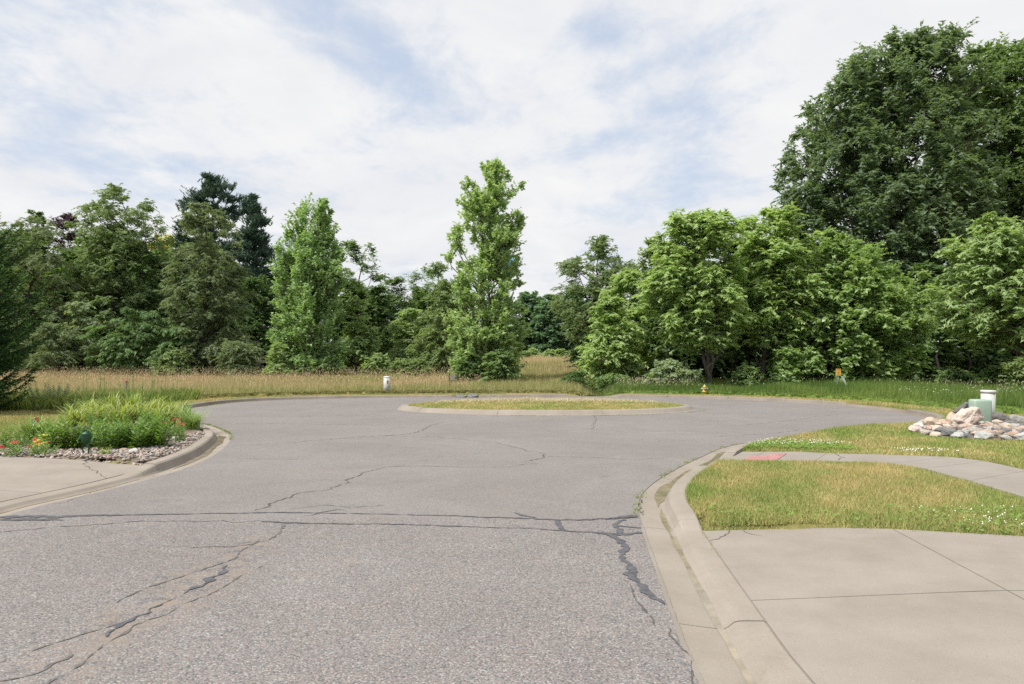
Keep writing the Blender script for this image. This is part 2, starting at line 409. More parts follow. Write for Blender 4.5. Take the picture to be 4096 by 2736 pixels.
def off_line(sel): return OFFL[sel]
ir = np.where((EDGE[:, 0] > 0) & (EDGE[:, 1] < 7.95))[0]
il = np.where((EDGE[:, 0] < 0) & (EDGE[:, 1] < 12.55))[0]
DRIVE_R = np.vstack([OFFL[ir], [[15, -16], [15, 4.35], [5.0, 7.1], [3.4, 7.55]]])
DRIVE_L = np.vstack([OFFL[il], [[-7.4, 12.75], [-9.3, 13.2], [-24, 15.6], [-24, -16]]])
WALK_U = np.array([(4.40, 14.55), (4.9, 14.1), (5.9, 13.6), (7.2, 13.3), (7.9, 13.05), (8.15, 12.5), (8.1, 11.4), (8.02, 9.4), (7.95, 7.2), (7.95, 6.15)])
WALK_L = np.array([(3.62, 12.85), (3.95, 12.62), (5.2, 12.48), (5.9, 12.4), (6.35, 12.2), (6.58, 11.6), (6.55, 10.4), (6.42, 8.9), (6.4, 7.6), (6.4, 6.6)])
WALK = np.vstack([WALK_U, WALK_L[::-1]])
ibd = np.where((EDGE[:, 0] < 0) & (EDGE[:, 1] > 12.45) & (EDGE[:, 1] < 20.6))[0]
BED = np.array([tuple(p) for p in (OFFL[ibd] - ENORM[ibd] * .03)[::2]] + [(-10.2, 20.9), (-11.2, 19.6), (-10.6, 17.2), (-12.0, 15.6), (-14.5, 15.0), (-14.5, 14.05), (-9.35, 13.2), (-7.4, 12.78)])
ROCKBED = np.array([px(3630, 1728, .13), px(3720, 1750, .13), px(3900, 1758, .13), px(4096, 1762, .13), px(4260, 1752, .13), px(4260, 1712, .13), px(4090, 1695, .13), px(3900, 1692, .13), px(3720, 1698, .13)])
ISL_C = np.array([1.35, 29.3]); ISL_R = np.array([6.35, 4.35])

def drive_off(e): return np.interp(e, [.62, 2.4], [.035, .115])
def ground_off(x, y):
    """height of the natural ground above the sloping base"""
    e = edge_d(x, y)
    o = np.interp(e, [.45, .62, .85], [-.12, .085, .11])
    o = o + .09 * np.exp(-(((x - 8.5) / 3.2) ** 2 + ((y - 18.6) / 2.2) ** 2)) * (e > .5)     # lawn crowns over the kerb here
    for poly, f, m in ((DRIVE_R, drive_off, .10), (DRIVE_L, drive_off, .10)):
        dp = dist_poly(poly, x, y); ins = in_poly(poly, x, y) | (dp < m) | ((dp < .4) & (e < .7))
        dz = f(np.maximum(e, .62)); o = np.where(ins, np.minimum(o, dz - .035), np.minimum(o, dz + .012 + .16 * dp))
    ins = in_poly(WALK, x, y) | ((dist_poly(WALK, x, y) < .12) & (e > .3))
    o = np.where(ins, np.minimum(o, .045), o)
    # ditch that takes the water from the gap in the far kerb
    ditch = np.exp(-((x - 4.5 - .12 * (y - 39)) / .8) ** 2) * np.clip((y - 38.9) / 1.2, 0, 1) * np.clip((56 - y) / 8, 0, 1)
    return o - .75 * ditch
def ground_z(x, y): return base_z(x, y) + ground_off(x, y)

# ------------------------------------------------------------------ ground sheet
def grid_axis(a, b, fine, far_lo, far_hi):
    mid = np.arange(a, b + 1e-6, fine); g = 1.25; lo, hi = [], []
    s = fine; v = a
    while v > far_lo: s *= g; v -= s; lo.append(v)
    s = fine; v = b
    while v < far_hi: s *= g; v += s; hi.append(v)
    return np.array(lo[::-1] + list(mid) + hi)
gx = grid_axis(-15, 17, .3, -900, 900); gy = grid_axis(2, 46, .3, -120, 2200)
GX, GY = np.meshgrid(gx, gy)
GZ = (base_z(GX, GY).ravel() + ground_off(GX.ravel(), GY.ravel()))
nx_, ny_ = len(gx), len(gy)
ii, jj = np.meshgrid(np.arange(nx_ - 1), np.arange(ny_ - 1))
k0 = (jj * nx_ + ii).ravel()
gme = fast_mesh('ground', np.stack([GX.ravel(), GY.ravel(), GZ], 1), np.stack([k0, k0 + 1, k0 + nx_ + 1, k0 + nx_], 1))
def zone_col(x, y):
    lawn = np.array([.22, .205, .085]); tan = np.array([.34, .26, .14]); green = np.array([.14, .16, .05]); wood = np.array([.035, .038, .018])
    e = edge_d(x, y); c = np.repeat(lawn[None], len(x), 0)
    f = np.clip((y - 40) / 4, 0, 1)[:, None]
    c = c * (1 - f) + (tan * .6 + green * .4) * f
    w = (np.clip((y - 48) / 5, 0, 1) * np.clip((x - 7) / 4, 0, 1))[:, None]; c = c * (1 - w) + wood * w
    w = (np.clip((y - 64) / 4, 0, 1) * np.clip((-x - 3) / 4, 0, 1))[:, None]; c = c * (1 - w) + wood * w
    return c
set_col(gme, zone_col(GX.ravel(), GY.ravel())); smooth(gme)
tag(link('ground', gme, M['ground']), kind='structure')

# ------------------------------------------------------------------ asphalt
def sheet(name, poly, zfun, m, parent=None, kind=None):
    me = bpy.data.meshes.new(name)
    bm = bmesh.new(); vs = [bm.verts.new((p[0], p[1], zfun(p[0], p[1]))) for p in poly]
    f = bm.faces.new(vs); bmesh.ops.triangulate(bm, faces=[f], ngon_method='BEAUTY'); bm.normal_update()
    for q in bm.faces:
        if q.normal.z < 0: q.normal_flip()
    bm.to_mesh(me); bm.free()
    o = link(name, me, m, parent)
    if kind: o['kind'] = kind
    return o
road_z = lambda x, y: -SLOPE * y
road_poly = EDGE + ENORM * .02
ROAD = sheet('road', road_poly, lambda x, y: -SLOPE * y + .006, M['asphalt'], kind='structure')

# ------------------------------------------------------------------ kerb and gutter
def kerb_h(x, y):
    h = .125
    def cut(v, a, b, lo, tp):        # lowered between a and b, tapering over tp
        nonlocal h
        d = max(a - v, v - b, 0); h = min(h, lo + (.125 - lo) * min(1, d / tp))
    if x < -3 and y < 20: cut(y, -99, 11.55, .03, .75)
    if x > 0 and y < 20:
        cut(y, -99, 7.75, .035, .45); cut(y, 12.75, 13.75, .03, .55)
    if y > 35: cut(x, 3.75, 4.9, .0, .9); cut(x, -3.0, -1.75, .01, .12)
    if x > 12 and y > 22: cut(y, 27.2, 31.5, .05, .3)
    return h
def kerb_profile(h):
    return [(-.0, .0), (.05, -.003), (.30, -.028), (.335, -.026), (.36, -.026 + (h + .026) * .22), (.405, -.026 + (h + .026) * .82), (.435, h - .004), (.475, h), (.60, h + .003), (.62, h - .006), (.62, -.14), (.0, -.14)]
def loft(name, pts, nrm, hs, prof, m, parent, zf=road_z):
    k = len(prof(0.)); V = []
    for (x, y), (a, b), h in zip(pts, nrm, hs):
        for e, z in prof(h): V.append((x + a * e, y + b * e, zf(x, y) + z))
    n = len(pts); fs = [(i * k + j, i * k + (j + 1) % k, (i + 1) * k + (j + 1) % k, (i + 1) * k + j) for i in range(n - 1) for j in range(k)]
    fs += [tuple(range(k))[::-1], tuple((n - 1) * k + j for j in range(k))]
    me = bpy.data.meshes.new(name); me.from_pydata(V, [], fs); me.update()
    bm = bmesh.new(); bm.from_mesh(me); bmesh.ops.recalc_face_normals(bm, faces=bm.faces[:]); bm.to_mesh(me); bm.free()
    return link(name, me, m, parent)
kerb = tag(bpy.data.objects.new('curb_and_gutter', None), kind='structure'); COL.objects.link(kerb)
S = arclen(EDGE); tot = S[-1]
R = rng(5)
cuts = [0.]
fixed = sorted([float(S[np.argmin(np.hypot(EDGE[:, 0] - a, EDGE[:, 1] - b))]) for a, b in ((1.44, 8.05), (1.12, 5.02), (-5.62, 12.15), (3.6, 14.1), (-6.4, 15.6))])
while cuts[-1] < tot - 2:
    nx = cuts[-1] + 3.05
    nf = [f for f in fixed if cuts[-1] + .9 < f < nx + 1.0]
    cuts.append(nf[0] if nf else nx)
cuts[-1] = tot
for a, b in zip(cuts[:-1], cuts[1:]):
    q = np.linspace(a + .006, b - .006, max(3, int((b - a) / .14)))
    pts = np.stack([np.interp(q, S, EDGE[:, i]) for i in range(2)], 1); nr = unit(np.stack([np.interp(q, S, ENORM[:, i]) for i in range(2)], 1))
    jit = (R.random() - .5) * .008
    hs = [kerb_h(x, y) + jit for x, y in pts]
    far = pts[:, 1].mean() > 24
    loft('curb_segment', pts, nr, hs, kerb_profile, M['old_curb'] if far else M['curb'], kerb)

# island kerb
th = np.linspace(0, 2 * math.pi, 180, endpoint=False)
ISL = ISL_C + ISL_R * np.stack([np.cos(th), np.sin(th)], 1)
isl_root = tag(bpy.data.objects.new('island_curb', None), kind='structure'); COL.objects.link(isl_root)
def isl_profile(h): return [(0, .004), (.30, .0), (.42, .006), (.50, h * .55), (.56, h * .9), (.62, h), (.80, h + .004), (.82, h - .01), (.82, -.12), (0, -.12)]
NSEG = 10
for k in range(NSEG):
    t = np.linspace(2 * math.pi * k / NSEG + .0010, 2 * math.pi * (k + 1) / NSEG - .0010, 26)
    p = ISL_C + ISL_R * np.stack([np.cos(t), np.sin(t)], 1); n = -unit(np.stack([np.cos(t) / ISL_R[0], np.sin(t) / ISL_R[1]], 1))
    loft('curb_segment', p, n, [.14 + (R.random() - .5) * .01] * len(p), isl_profile, M['curb'], isl_root)
def isl_h(x, y):
    r = np.hypot((x - ISL_C[0]) / (ISL_R[0] - .78), (y - ISL_C[1]) / (ISL_R[1] - .78))
    return np.clip(1 - r ** 2, 0, 1) * .09 + .125
rr = np.linspace(0, 1.02, 14); tt = np.linspace(0, 2 * math.pi, 60, endpoint=False)
RR, TT = np.meshgrid(rr, tt, indexing='ij')
ix = ISL_C[0] + (ISL_R[0] - .76) * RR * np.cos(TT); iy = ISL_C[1] + (ISL_R[1] - .76) * RR * np.sin(TT)
iz = road_z(ix, iy) + isl_h(ix, iy)
a_, b_ = np.meshgrid(np.arange(13), np.arange(60), indexing='ij')
k0 = (a_ * 60 + b_).ravel(); k1 = (a_ * 60 + (b_ + 1) % 60).ravel()
ime = fast_mesh('island_ground', np.stack([ix.ravel(), iy.ravel(), iz.ravel()], 1), np.stack([k0, k0 + 60, k1 + 60, k1], 1))
set_col(ime, np.repeat([[.23, .215, .10]], ix.size, 0)); smooth(ime)
tag(link('island_ground', ime, M['ground']), kind='structure')

# ------------------------------------------------------------------ concrete drives and walk, slab by slab
def clip(poly, c):
    """Sutherland-Hodgman against convex cell c (counter-clockwise)"""
    out = [tuple(p) for p in poly]
    for i in range(len(c)):
        a = c[i]; b = c[(i + 1) % len(c)]; inp = out; out = []
        side = lambda p: (b[0] - a[0]) * (p[1] - a[1]) - (b[1] - a[1]) * (p[0] - a[0])
        for j in range(len(inp)):
            p = inp[j]; q = inp[(j + 1) % len(inp)]; sp, sq = side(p), side(q)
            if sp >= 0: out.append(p)
            if (sp >= 0) != (sq >= 0):
                t = sp / (sp - sq); out.append((p[0] + t * (q[0] - p[0]), p[1] + t * (q[1] - p[1])))
        if not out: return []
    res = []
    for p in out:
        if not res or math.hypot(p[0] - res[-1][0], p[1] - res[-1][1]) > 1e-4: res.append(p)
    if len(res) > 1 and math.hypot(res[0][0] - res[-1][0], res[0][1] - res[-1][1]) < 1e-4: res.pop()
    return res
def slab(poly, zf, m, parent, th=.11):
    """a cast slab: top cut into a fine grid so it follows the fall, with sides"""
    if len(poly) < 3: return None
    pa = np.array(poly); area = .5 * np.sum(pa[:, 0] * np.roll(pa[:, 1], -1) - np.roll(pa[:, 0], -1) * pa[:, 1])
    if abs(area) < .02: return None
    if area < 0: poly = poly[::-1]
    bm = bmesh.new(); vs = [bm.verts.new((p[0], p[1], 0)) for p in poly]; bm.faces.new(vs)
    (x0, y0), (x1, y1) = pa.min(0), pa.max(0)
    for ax, lo, hi in ((0, x0, x1), (1, y0, y1)):
        n = max(1, int((hi - lo) / .4))
        for k in range(1, n):
            v = lo + (hi - lo) * k / n; co = (v, 0, 0) if ax == 0 else (0, v, 0); no = (1, 0, 0) if ax == 0 else (0, 1, 0)
            bmesh.ops.bisect_plane(bm, geom=bm.verts[:] + bm.edges[:] + bm.faces[:], plane_co=co, plane_no=no)
    xs = np.array([v.co.x for v in bm.verts]); ys = np.array([v.co.y for v in bm.verts]); zs = zf(xs, ys)
    for v, z in zip(bm.verts, zs): v.co.z = z
    ext = bmesh.ops.extrude_face_region(bm, geom=bm.faces[:])
    for g in ext['geom']:
        if isinstance(g, bmesh.types.BMVert): g.co.z -= th
    bmesh.ops.recalc_face_normals(bm, faces=bm.faces[:])
    me = bpy.data.meshes.new('slab'); bm.to_mesh(me); bm.free()
    return link('slab', me, m, parent)
def inset(q, g=.006):
    q = np.array(q); c = q.mean(0); out = []
    n = len(q)
    for i in range(n):
        a, b, d = q[i - 1], q[i], q[(i + 1) % n]
        n1 = unit(np.array([-(b - a)[1], (b - a)[0]])); n2 = unit(np.array([-(d - b)[1], (d - b)[0]]))
        out.append(tuple(b + (n1 + n2) / (1 + n1 @ n2) * g))
    return out
drive_z = lambda x, y: base_z(x, y) + drive_off(np.maximum(edge_d(x, y), .62))
droot = tag(bpy.data.objects.new('driveway_right', None), kind='structure'); COL.objects.link(droot)
xs_ = [1.2, 3.68, 6.4, 9.2, 16]; ys_ = [-16, -9.4, -6.4, -3.4, -.5, 2.45, 5.42, 9]
sk = lambda x, y: (x + .10 * (y - 5.4), y - .01 * (x - 2))
for xa, xb in zip(xs_[:-1], xs_[1:]):
    for ya, yb in zip(ys_[:-1], ys_[1:]):
        cell = inset([sk(xa, ya), sk(xb, ya), sk(xb, yb), sk(xa, yb)]); slab(clip(DRIVE_R, cell), drive_z, M['concrete'], droot)
lroot = tag(bpy.data.objects.new('driveway_left', None), kind='structure'); COL.objects.link(lroot)
xs_ = [-24, -16.5, -12.6, -9.1, -4]; ys_ = [-16, -6, -2, 2, 6.2, 10.2, 17]
for xa, xb in zip(xs_[:-1], xs_[1:]):
    for ya, yb in zip(ys_[:-1], ys_[1:]):
        sk2 = lambda x, y: (x, y - .11 * (x + 9))
        cell = inset([sk2(xa, ya), sk2(xb, ya), sk2(xb, yb), sk2(xa, yb)]); slab(clip(DRIVE_L, cell), drive_z, M['concrete'], lroot)
wroot = tag(bpy.data.objects.new('sidewalk', None), kind='structure'); COL.objects.link(wroot)
walk_z = lambda x, y: base_z(x, y) + np.interp(edge_d(x, y), [.6, 1.6], [.05, .125])
for i in range(len(WALK_U) - 1):
    if i in (3,): continue
    quad = [WALK_L[i], WALK_L[i + 1], WALK_U[i + 1], WALK_U[i]]
    if i == 2: quad = [WALK_L[2], WALK_L[3], WALK_L[4], WALK_U[4], WALK_U[3], WALK_U[2]]
    slab(inset(quad, .004), walk_z, M['walk'], wroot, .09)

# tactile warning plate in the walk
pad = empty('tactile_paving_plate', (0, 0, 0), 'faded pinkish red tactile warning plate set in the sidewalk ramp', 'paving plate')
A, B, C_, D = [np.array(px(*p, .115)) for p in ((2957, 1842), (3105, 1842), (3145, 1816), (2992, 1819))]
M['pad'] = m_plain('pad_red', (.37, .185, .18), .75, .3, var=.22, nscale=9, dirt=(.37, .26, .24))
m_ = MB()
q4 = lambda u, v: (A * (1 - u) + B * u) * (1 - v) + (D * (1 - u) + C_ * u) * v
cor = [q4(0, 0), q4(1, 0), q4(1, 1), q4(0, 1)]
zt = lambda p, o: float(walk_z(np.array([p[0]]), np.array([p[1]]))[0]) + o
m_.add([(p[0], p[1], zt(p, .008)) for p in cor] + [(p[0], p[1], zt(p, -.02)) for p in cor], [(0, 1, 2, 3), (0, 4, 5, 1), (1, 5, 6, 2), (2, 6, 7, 3), (3, 7, 4, 0)])
m_.build('plate', M['pad'], pad)
m_ = MB()
for i in range(12):
    for j in range(14):
        p = q4((i + .5) / 12, (j + .5) / 14); z = zt(p, .0085)
        ring = [(p[0] + .021 * math.cos(a), p[1] + .021 * math.sin(a), z) for a in np.arange(6) * math.pi / 3]; top = [(p[0] + .013 * math.cos(a), p[1] + .013 * math.sin(a), z + .009) for a in np.arange(6) * math.pi / 3]
        m_.add(ring + top, [(k, (k + 1) % 6, 6 + (k + 1) % 6, 6 + k) for k in range(6)] + [tuple(range(6, 12))])
tag(m_.build('truncated_domes', M['pad'], pad), kind='stuff')

# ------------------------------------------------------------------ cracks, tar, sand on the road (real strips lying on it)
def ribbon(name, pts, w, m, parent, seed, lift=.010, off=0., zf=None, jag=.5, step=.035, wander=.03):
    """pts in photo pixels on the road; w metres (start..end list allowed)"""
    p = np.array([px(u, v, off) for u, v in pts]); p = resample(p, step); n = len(p); r = rng(seed)
    def sm(k):
        a = r.standard_normal(n + 40); ker = np.hanning(k); return np.convolve(a, ker / np.sqrt((ker ** 2).sum()), 'same')[20:20 + n]
    nr = left_normal(p); p = p + nr * (sm(15) * wander + sm(4) * wander * .35)[:, None]
    ww = .62 * np.interp(np.linspace(0, 1, n), np.linspace(0, 1, len(np.atleast_1d(w))), np.atleast_1d(w))
    a = ww * np.clip(1 + 1.35 * jag * sm(4), .04, 2.8) * .5; b = ww * np.clip(1 + 1.35 * jag * sm(4), .04, 2.8) * .5
    a[0] = a[-1] = b[0] = b[-1] = .001
    L = p + nr * a[:, None]; Rr = p - nr * b[:, None]
    zf = zf or (lambda x, y: -SLOPE * y)
    V = np.concatenate([np.column_stack([L, zf(L[:, 0], L[:, 1]) + lift]), np.column_stack([Rr, zf(Rr[:, 0], Rr[:, 1]) + lift])])
    i = np.arange(n - 1); f = np.stack([i, i + n, i + n + 1, i + 1], 1)
    return link(name, fast_mesh(name, V, f), m, parent)
D2 = 1.7445
d2 = lambda l: [(a * D2, b * D2) for a, b in l]
cr = lambda l, w, s, **k: ribbon('crack', d2(l), [.68 * q for q in np.atleast_1d(w)], M['crack'], ROAD, s, **k)
tr = lambda l, w, s, **k: ribbon('tar_seal', d2(l), [1.3 * q for q in np.atleast_1d(w)], M['tar'], ROAD, s, lift=.012, **{'jag': .28, 'wander': .012, **k})
tr([(-5, 1187), (60, 1185), (130, 1186), (200, 1183), (500, 1178), (640, 1176), (800, 1178)], [.16, .14, .06, .03, .03, .05, .025], 1)
tr([(800, 1178), (1000, 1183), (1100, 1186), (1285, 1193), (1400, 1191), (1465, 1186)], [.025, .03, .03, .04, .05, .06], 2)
tr([(-5, 1194), (70, 1192), (150, 1193)], [.10, .16, .02], 3)
cr([(-5, 1222), (60, 1214), (150, 1208), (300, 1198), (470, 1195), (600, 1196)], .035, 4)
tr([(600, 1196), (700, 1200), (850, 1203), (1000, 1205), (1100, 1209), (1220, 1213), (1290, 1218)], [.05, .05, .02, .03, .03, .02, .03], 5)
tr([(1290, 1218), (1370, 1222), (1420, 1228), (1474, 1222)], [.03, .05, .07, .08], 6)
tr([(1284, 1194), (1286, 1206), (1299, 1218)], [.10, .06, .08], 7)
tr([(1385, 1192), (1420, 1187), (1462, 1182)], [.05, .12, .08], 8)
tr([(1352, 1222), (1404, 1228), (1424, 1240), (1434, 1256)], [.03, .09, .08, .09], 9, wander=.015)
tr([(1436, 1192), (1408, 1204), (1424, 1220), (1404, 1228)], [.07, .05, .09, .07], 10)
tr([(1414, 1206), (1474, 1211)], [.04, .05], 11)
tr([(1434, 1254), (1432, 1278), (1441, 1300), (1449, 1322), (1455, 1338)], [.09, .07, .05, .10, .10], 12, wander=.015)
tr([(1455, 1338), (1478, 1358), (1500, 1374), (1524, 1388)], [.05, .09, .08, .05], 13, wander=.012)
tr([(1178, 1176), (1200, 1184), (1230, 1188)], [.02, .07, .02], 14)
cr([(580, 1172), (630, 1150), (690, 1131), (740, 1125), (790, 1107), (835, 1084), (880, 1072), (960, 1068), (1060, 1071), (1160, 1072), (1230, 1062)], [.05, .05, .035, .04, .06, .035, .03, .03, .02, .02, .02], 20)
cr([(700, 1186), (760, 1172), (790, 1168)], .05, 21)
cr([(530, 1023), (640, 1017), (760, 1008), (870, 1000), (940, 996), (960, 990), (985, 977), (1015, 968)], [.03, .03, .035, .045, .05, .05, .04, .03], 22)
cr([(870, 1000), (990, 1001), (1130, 1015), (1180, 1026), (1250, 1042)], [.03, .03, .02, .03, .03], 23)
cr([(1250, 1042), (1245, 1050), (1205, 1060)], .04, 24)
cr([(1250, 1046), (1340, 1050), (1470, 1055), (1520, 1052)], .022, 25)
cr([(470, 976), (560, 971), (690, 972), (820, 974), (900, 975)], .03, 26)
cr([(480, 958), (600, 954), (720, 955)], .025, 27)
cr([(540, 1052), (600, 1053), (700, 1053)], .02, 28)
cr([(1360, 985), (1366, 962), (1362, 952)], .03, 29)
cr([(1180, 978), (1300, 980), (1440, 992), (1580, 988)], .02, 30)
cr([(1700, 975), (1800, 966), (1900, 952), (1960, 948)], .03, 31)
cr([(1640, 1002), (1760, 995), (1850, 985)], .025, 32)
cr([(660, 1168), (740, 1160), (820, 1164), (880, 1160)], .02, 33)
# worn seam in the near lane: sand trapped between raised edges, dark broken binder
sm = lambda l, w, s, **k: ribbon('crack', d2(l), [.6 * q for q in np.atleast_1d(w)], M['seam'], ROAD, s, **k)
tr([(524, 1296), (500, 1318), (470, 1340), (438, 1352), (410, 1368)], [.01, .05, .06, .05, .01], 42, wander=.02, jag=.8)
tr([(404, 1374), (370, 1392), (330, 1412), (290, 1436), (246, 1462)], [.01, .03, .02, .035, .01], 43, wander=.025, jag=.9)
sm([(655, 1204), (640, 1222), (600, 1243), (540, 1254), (480, 1256), (420, 1254), (340, 1252)], [.06, .05, .04, .03, .02, .02, .01], 44, jag=1.2, wander=.016)
sm([(600, 1240), (520, 1290), (420, 1320), (350, 1346), (300, 1366), (260, 1388)], [.04, .03, .03, .03, .04, .02], 45, jag=1.2, wander=.016)
sm([(620, 1290), (560, 1316), (500, 1352), (420, 1392), (330, 1430), (260, 1470), (190, 1520), (120, 1566), (90, 1580)], [.02, .03, .02, .025, .02, .03, .03, .035, .03], 46, jag=1.2, wander=.016)
sm([(300, 1420), (220, 1450), (120, 1480), (-5, 1520)], [.02, .025, .02, .02], 47, jag=1.2, wander=.016)
sm([(170, 1500), (100, 1540), (40, 1556), (-5, 1562)], [.05, .06, .05, .04], 48, jag=1.2, wander=.016)
cr([(1425, 1330), (1440, 1362), (1470, 1400), (1500, 1440)], [.008, .02, .03, .01], 49, jag=1.2, wander=.016)
cr([(1545, 1440), (1560, 1490), (1590, 1552), (1600, 1580)], [.01, .02, .02, .02], 50, jag=1.2, wander=.016)
cr([(1468, 1140), (1466, 1160), (1470, 1182)], [.02, .035, .02], 51)
cr([(130, 1158), (210, 1132), (300, 1108), (390, 1078)], [.015, .02, .01, .015], 52)
ribbon('sand_drift', [(2960, 1617), (3030, 1618), (3105, 1618)], [.05, .08, .05], M['sand'], ROAD, 60, lift=.011)
# joints and cracks in the concrete
cz = lambda x, y: drive_z(x, y)
ribbon('crack', d2([(1624, 1227), (1660, 1212), (1702, 1191)]), .018, M['crack'], droot, 61, lift=.003, off=.09, zf=cz)
ribbon('crack', d2([(1690, 1196), (1710, 1210), (1742, 1220)]), .008, M['crack'], droot, 62, lift=.003, off=.1, zf=cz)
ribbon('crack', [(328, 1840), (352, 1862), (385, 1882), (440, 1896)], .02, M['crack'], lroot, 63, lift=.003, off=.1, zf=cz)
ribbon('crack', [(1912 * D2, 1040 * D2), (1925 * D2, 1048 * D2), (1908 * D2, 1056 * D2)], .02, M['crack'], wroot, 64, lift=.003, off=.12, zf=walk_z)

# water standing in the gutters
def gutter_water(name, s0, s1, e0, e1, seed, mtl, zo=-.0175):
    q = np.arange(s0, s1, .06); n = len(q); r = rng(seed)
    p = np.stack([np.interp(q, S, EDGE[:, i]) for i in range(2)], 1); nr = unit(np.stack([np.interp(q, S, ENORM[:, i]) for i in range(2)], 1))
    def smn(k): a = r.standard_normal(n + 60); ker = np.hanning(k); return np.convolve(a, ker / np.sqrt((ker ** 2).sum()), 'same')[30:30 + n]
    fade = np.clip(np.minimum(np.arange(n), n - 1 - np.arange(n)) / 10., .02, 1)
    c = (e0 + e1) / 2; ha = (e1 - e0) / 2 * fade * np.clip(1 + .35 * smn(21), .3, 2); hb = (e1 - e0) / 2 * fade * np.clip(1 + .2 * smn(15), .4, 1.5)
    prof = kerb_profile(.03)[:5]; ez = [a for a, _ in prof]; zz = [b for _, b in prof]
    L = p + nr * (c - ha)[:, None]; Rr = p + nr * np.minimum(c + hb, .345)[:, None]
    zl = np.interp(c - ha, ez, zz); zr = np.interp(np.minimum(c + hb, .345), ez, zz)
    z0 = road_z(0, p[:, 1]); V = np.concatenate([np.column_stack([L, z0 + zl + .004]), np.column_stack([(L + Rr) / 2, z0 + np.interp((c), ez, zz) + .005]), np.column_stack([Rr, z0 + np.maximum(zr, -.028) + .004])])
    i = np.arange(n - 1); f = np.concatenate([np.stack([i, i + 1, i + n + 1, i + n], 1), np.stack([i + n, i + n + 1, i + 2 * n + 1, i + 2 * n], 1)])
    me = fast_mesh(name, V, f); smooth(me); return tag(link(name, me, mtl), kind='structure')
def s_at(x, y): return float(S[np.argmin(np.hypot(EDGE[:, 0] - x, EDGE[:, 1] - y))])
gutter_water('gutter_water_left', s_at(-6.1, 7.6), s_at(-5.8, 11.6), .245, .325, 3, M['wet'])
gutter_water('gutter_water_garden', s_at(-5.62, 12.6), s_at(-7.1, 18.6), .19, .335, 4, M['wet'])
gutter_water('gutter_water_walk', s_at(4.9, 16.2), s_at(1.6, 9.3), .20, .335, 5, M['wet'])
gutter_water('gutter_water_right', s_at(1.6, 9.2), s_at(1.05, 3.6), .275, .335, 6, M['wet'])

def lip(s0, s1, seed):
    q = np.arange(s0, s1, .05); n = len(q); r = rng(seed); p = np.stack([np.interp(q, S, EDGE[:, i]) for i in range(2)], 1); nr = unit(np.stack([np.interp(q, S, ENORM[:, i]) for i in range(2)], 1))
    w1 = .012 + .02 * np.convolve(r.random(n + 8), np.ones(9) / 9, 'valid') * 1.2; w0 = -.004 - .012 * r.random(n)
    L = p + nr * w0[:, None]; Rr = p + nr * w1[:, None]; z = road_z(0, p[:, 1])
    V = np.concatenate([np.column_stack([L, z + .009]), np.column_stack([Rr, z + .0105])]); i = np.arange(n - 1)
    link('gutter_lip', fast_mesh('gutter_lip', V, np.stack([i, i + n, i + n + 1, i + 1], 1)), M['lipc'], kerb)
M['lipc'] = m_concrete('lip_concrete', (.225, .205, .18), (.29, .27, .24), .8)
lip(s_at(1.44, 8.0), s_at(1.0, 1.5), 1)

# ------------------------------------------------------------------ leaves, trees
def leaf_mesh(name, P, Dr, N, L, W, fold=.12, tri=False):
    Dr = unit(Dr); side = unit(np.cross(Dr, N)); n = unit(np.cross(side, Dr))
    L = L[:, None]; W = W[:, None]
    if tri:
        V = np.stack([P - side * W * .5, P + side * W * .5, P + Dr * L], 1).reshape(-1, 3)
        return fast_mesh(name, V, np.arange(len(P) * 3, dtype=np.int32).reshape(-1, 3))
    a = P; b = P + Dr * L * .42 + side * W * .5 + n * W * fold; c = P + Dr * L; d = P + Dr * L * .42 - side * W * .5 + n * W * fold
    V = np.stack([a, b, c, d], 1).reshape(-1, 3)
    q = np.arange(len(P) * 4, dtype=np.int32).reshape(-1, 4)
    return fast_mesh(name, V, q)

STY = dict(
    oak=dict(T=12, Lf=9, rc=1.25, a=.8, b=.75, c=.15, droop=.18, L=.34, W=.19, nu=1.00, no=.35, nr=.55, ld=.25, flat=.75),
    oakbig=dict(T=14, Lf=12, rc=1.25, a=.7, b=1.0, c=.15, droop=.15, L=.29, W=.16, nu=.75, no=.35, nr=.6, ld=.35, flat=1.05),
    locust=dict(T=12, Lf=14, rc=.90, a=.8, b=.85, c=.15, droop=.30, L=.205, W=.105, nu=1.15, no=.2, nr=.4, ld=.38, flat=.8),
    willow=dict(T=12, Lf=13, rc=.85, a=.7, b=.8, c=.25, droop=.45, L=.20, W=.075, nu=0.75, no=.3, nr=.8, ld=.5, flat=.9),
    poplar=dict(T=11, Lf=10, rc=.72, a=.55, b=.75, c=.55, droop=.05, L=.17, W=.145, nu=0.55, no=.35, nr=.9, ld=.5, flat=1.1),
    linden=dict(T=11, Lf=12, rc=.85, a=.8, b=.7, c=.2, droop=.25, L=.19, W=.135, nu=0.85, no=.4, nr=.65, ld=.45, flat=.95),
    pine=dict(T=14, Lf=13, rc=.95, a=.8, b=.7, c=.55, droop=-.12, L=.28, W=.085, nu=.4, no=.2, nr=.9, ld=-.3, flat=.42),
    sumac=dict(T=9, Lf=13, rc=.75, a=.9, b=.6, c=.2, droop=.45, L=.24, W=.085, nu=1.15, no=.2, nr=.35, ld=.5, flat=.5),
    oakback=dict(T=11, Lf=8, rc=1.35, a=.8, b=.75, c=.15, droop=.18, L=.48, W=.30, nu=.95, no=.35, nr=.55, ld=.25, flat=.75),
    far=dict(T=9, Lf=8, rc=1.6, a=.8, b=.8, c=.2, droop=.2, L=.62, W=.36, nu=.7, no=.3, nr=.6, ld=.3, flat=.7),
    bush=dict(T=10, Lf=9, rc=.55, a=.7, b=.8, c=.35, droop=.2, L=.20, W=.10, nu=0.75, no=.3, nr=.75, ld=.4, flat=.9),
)
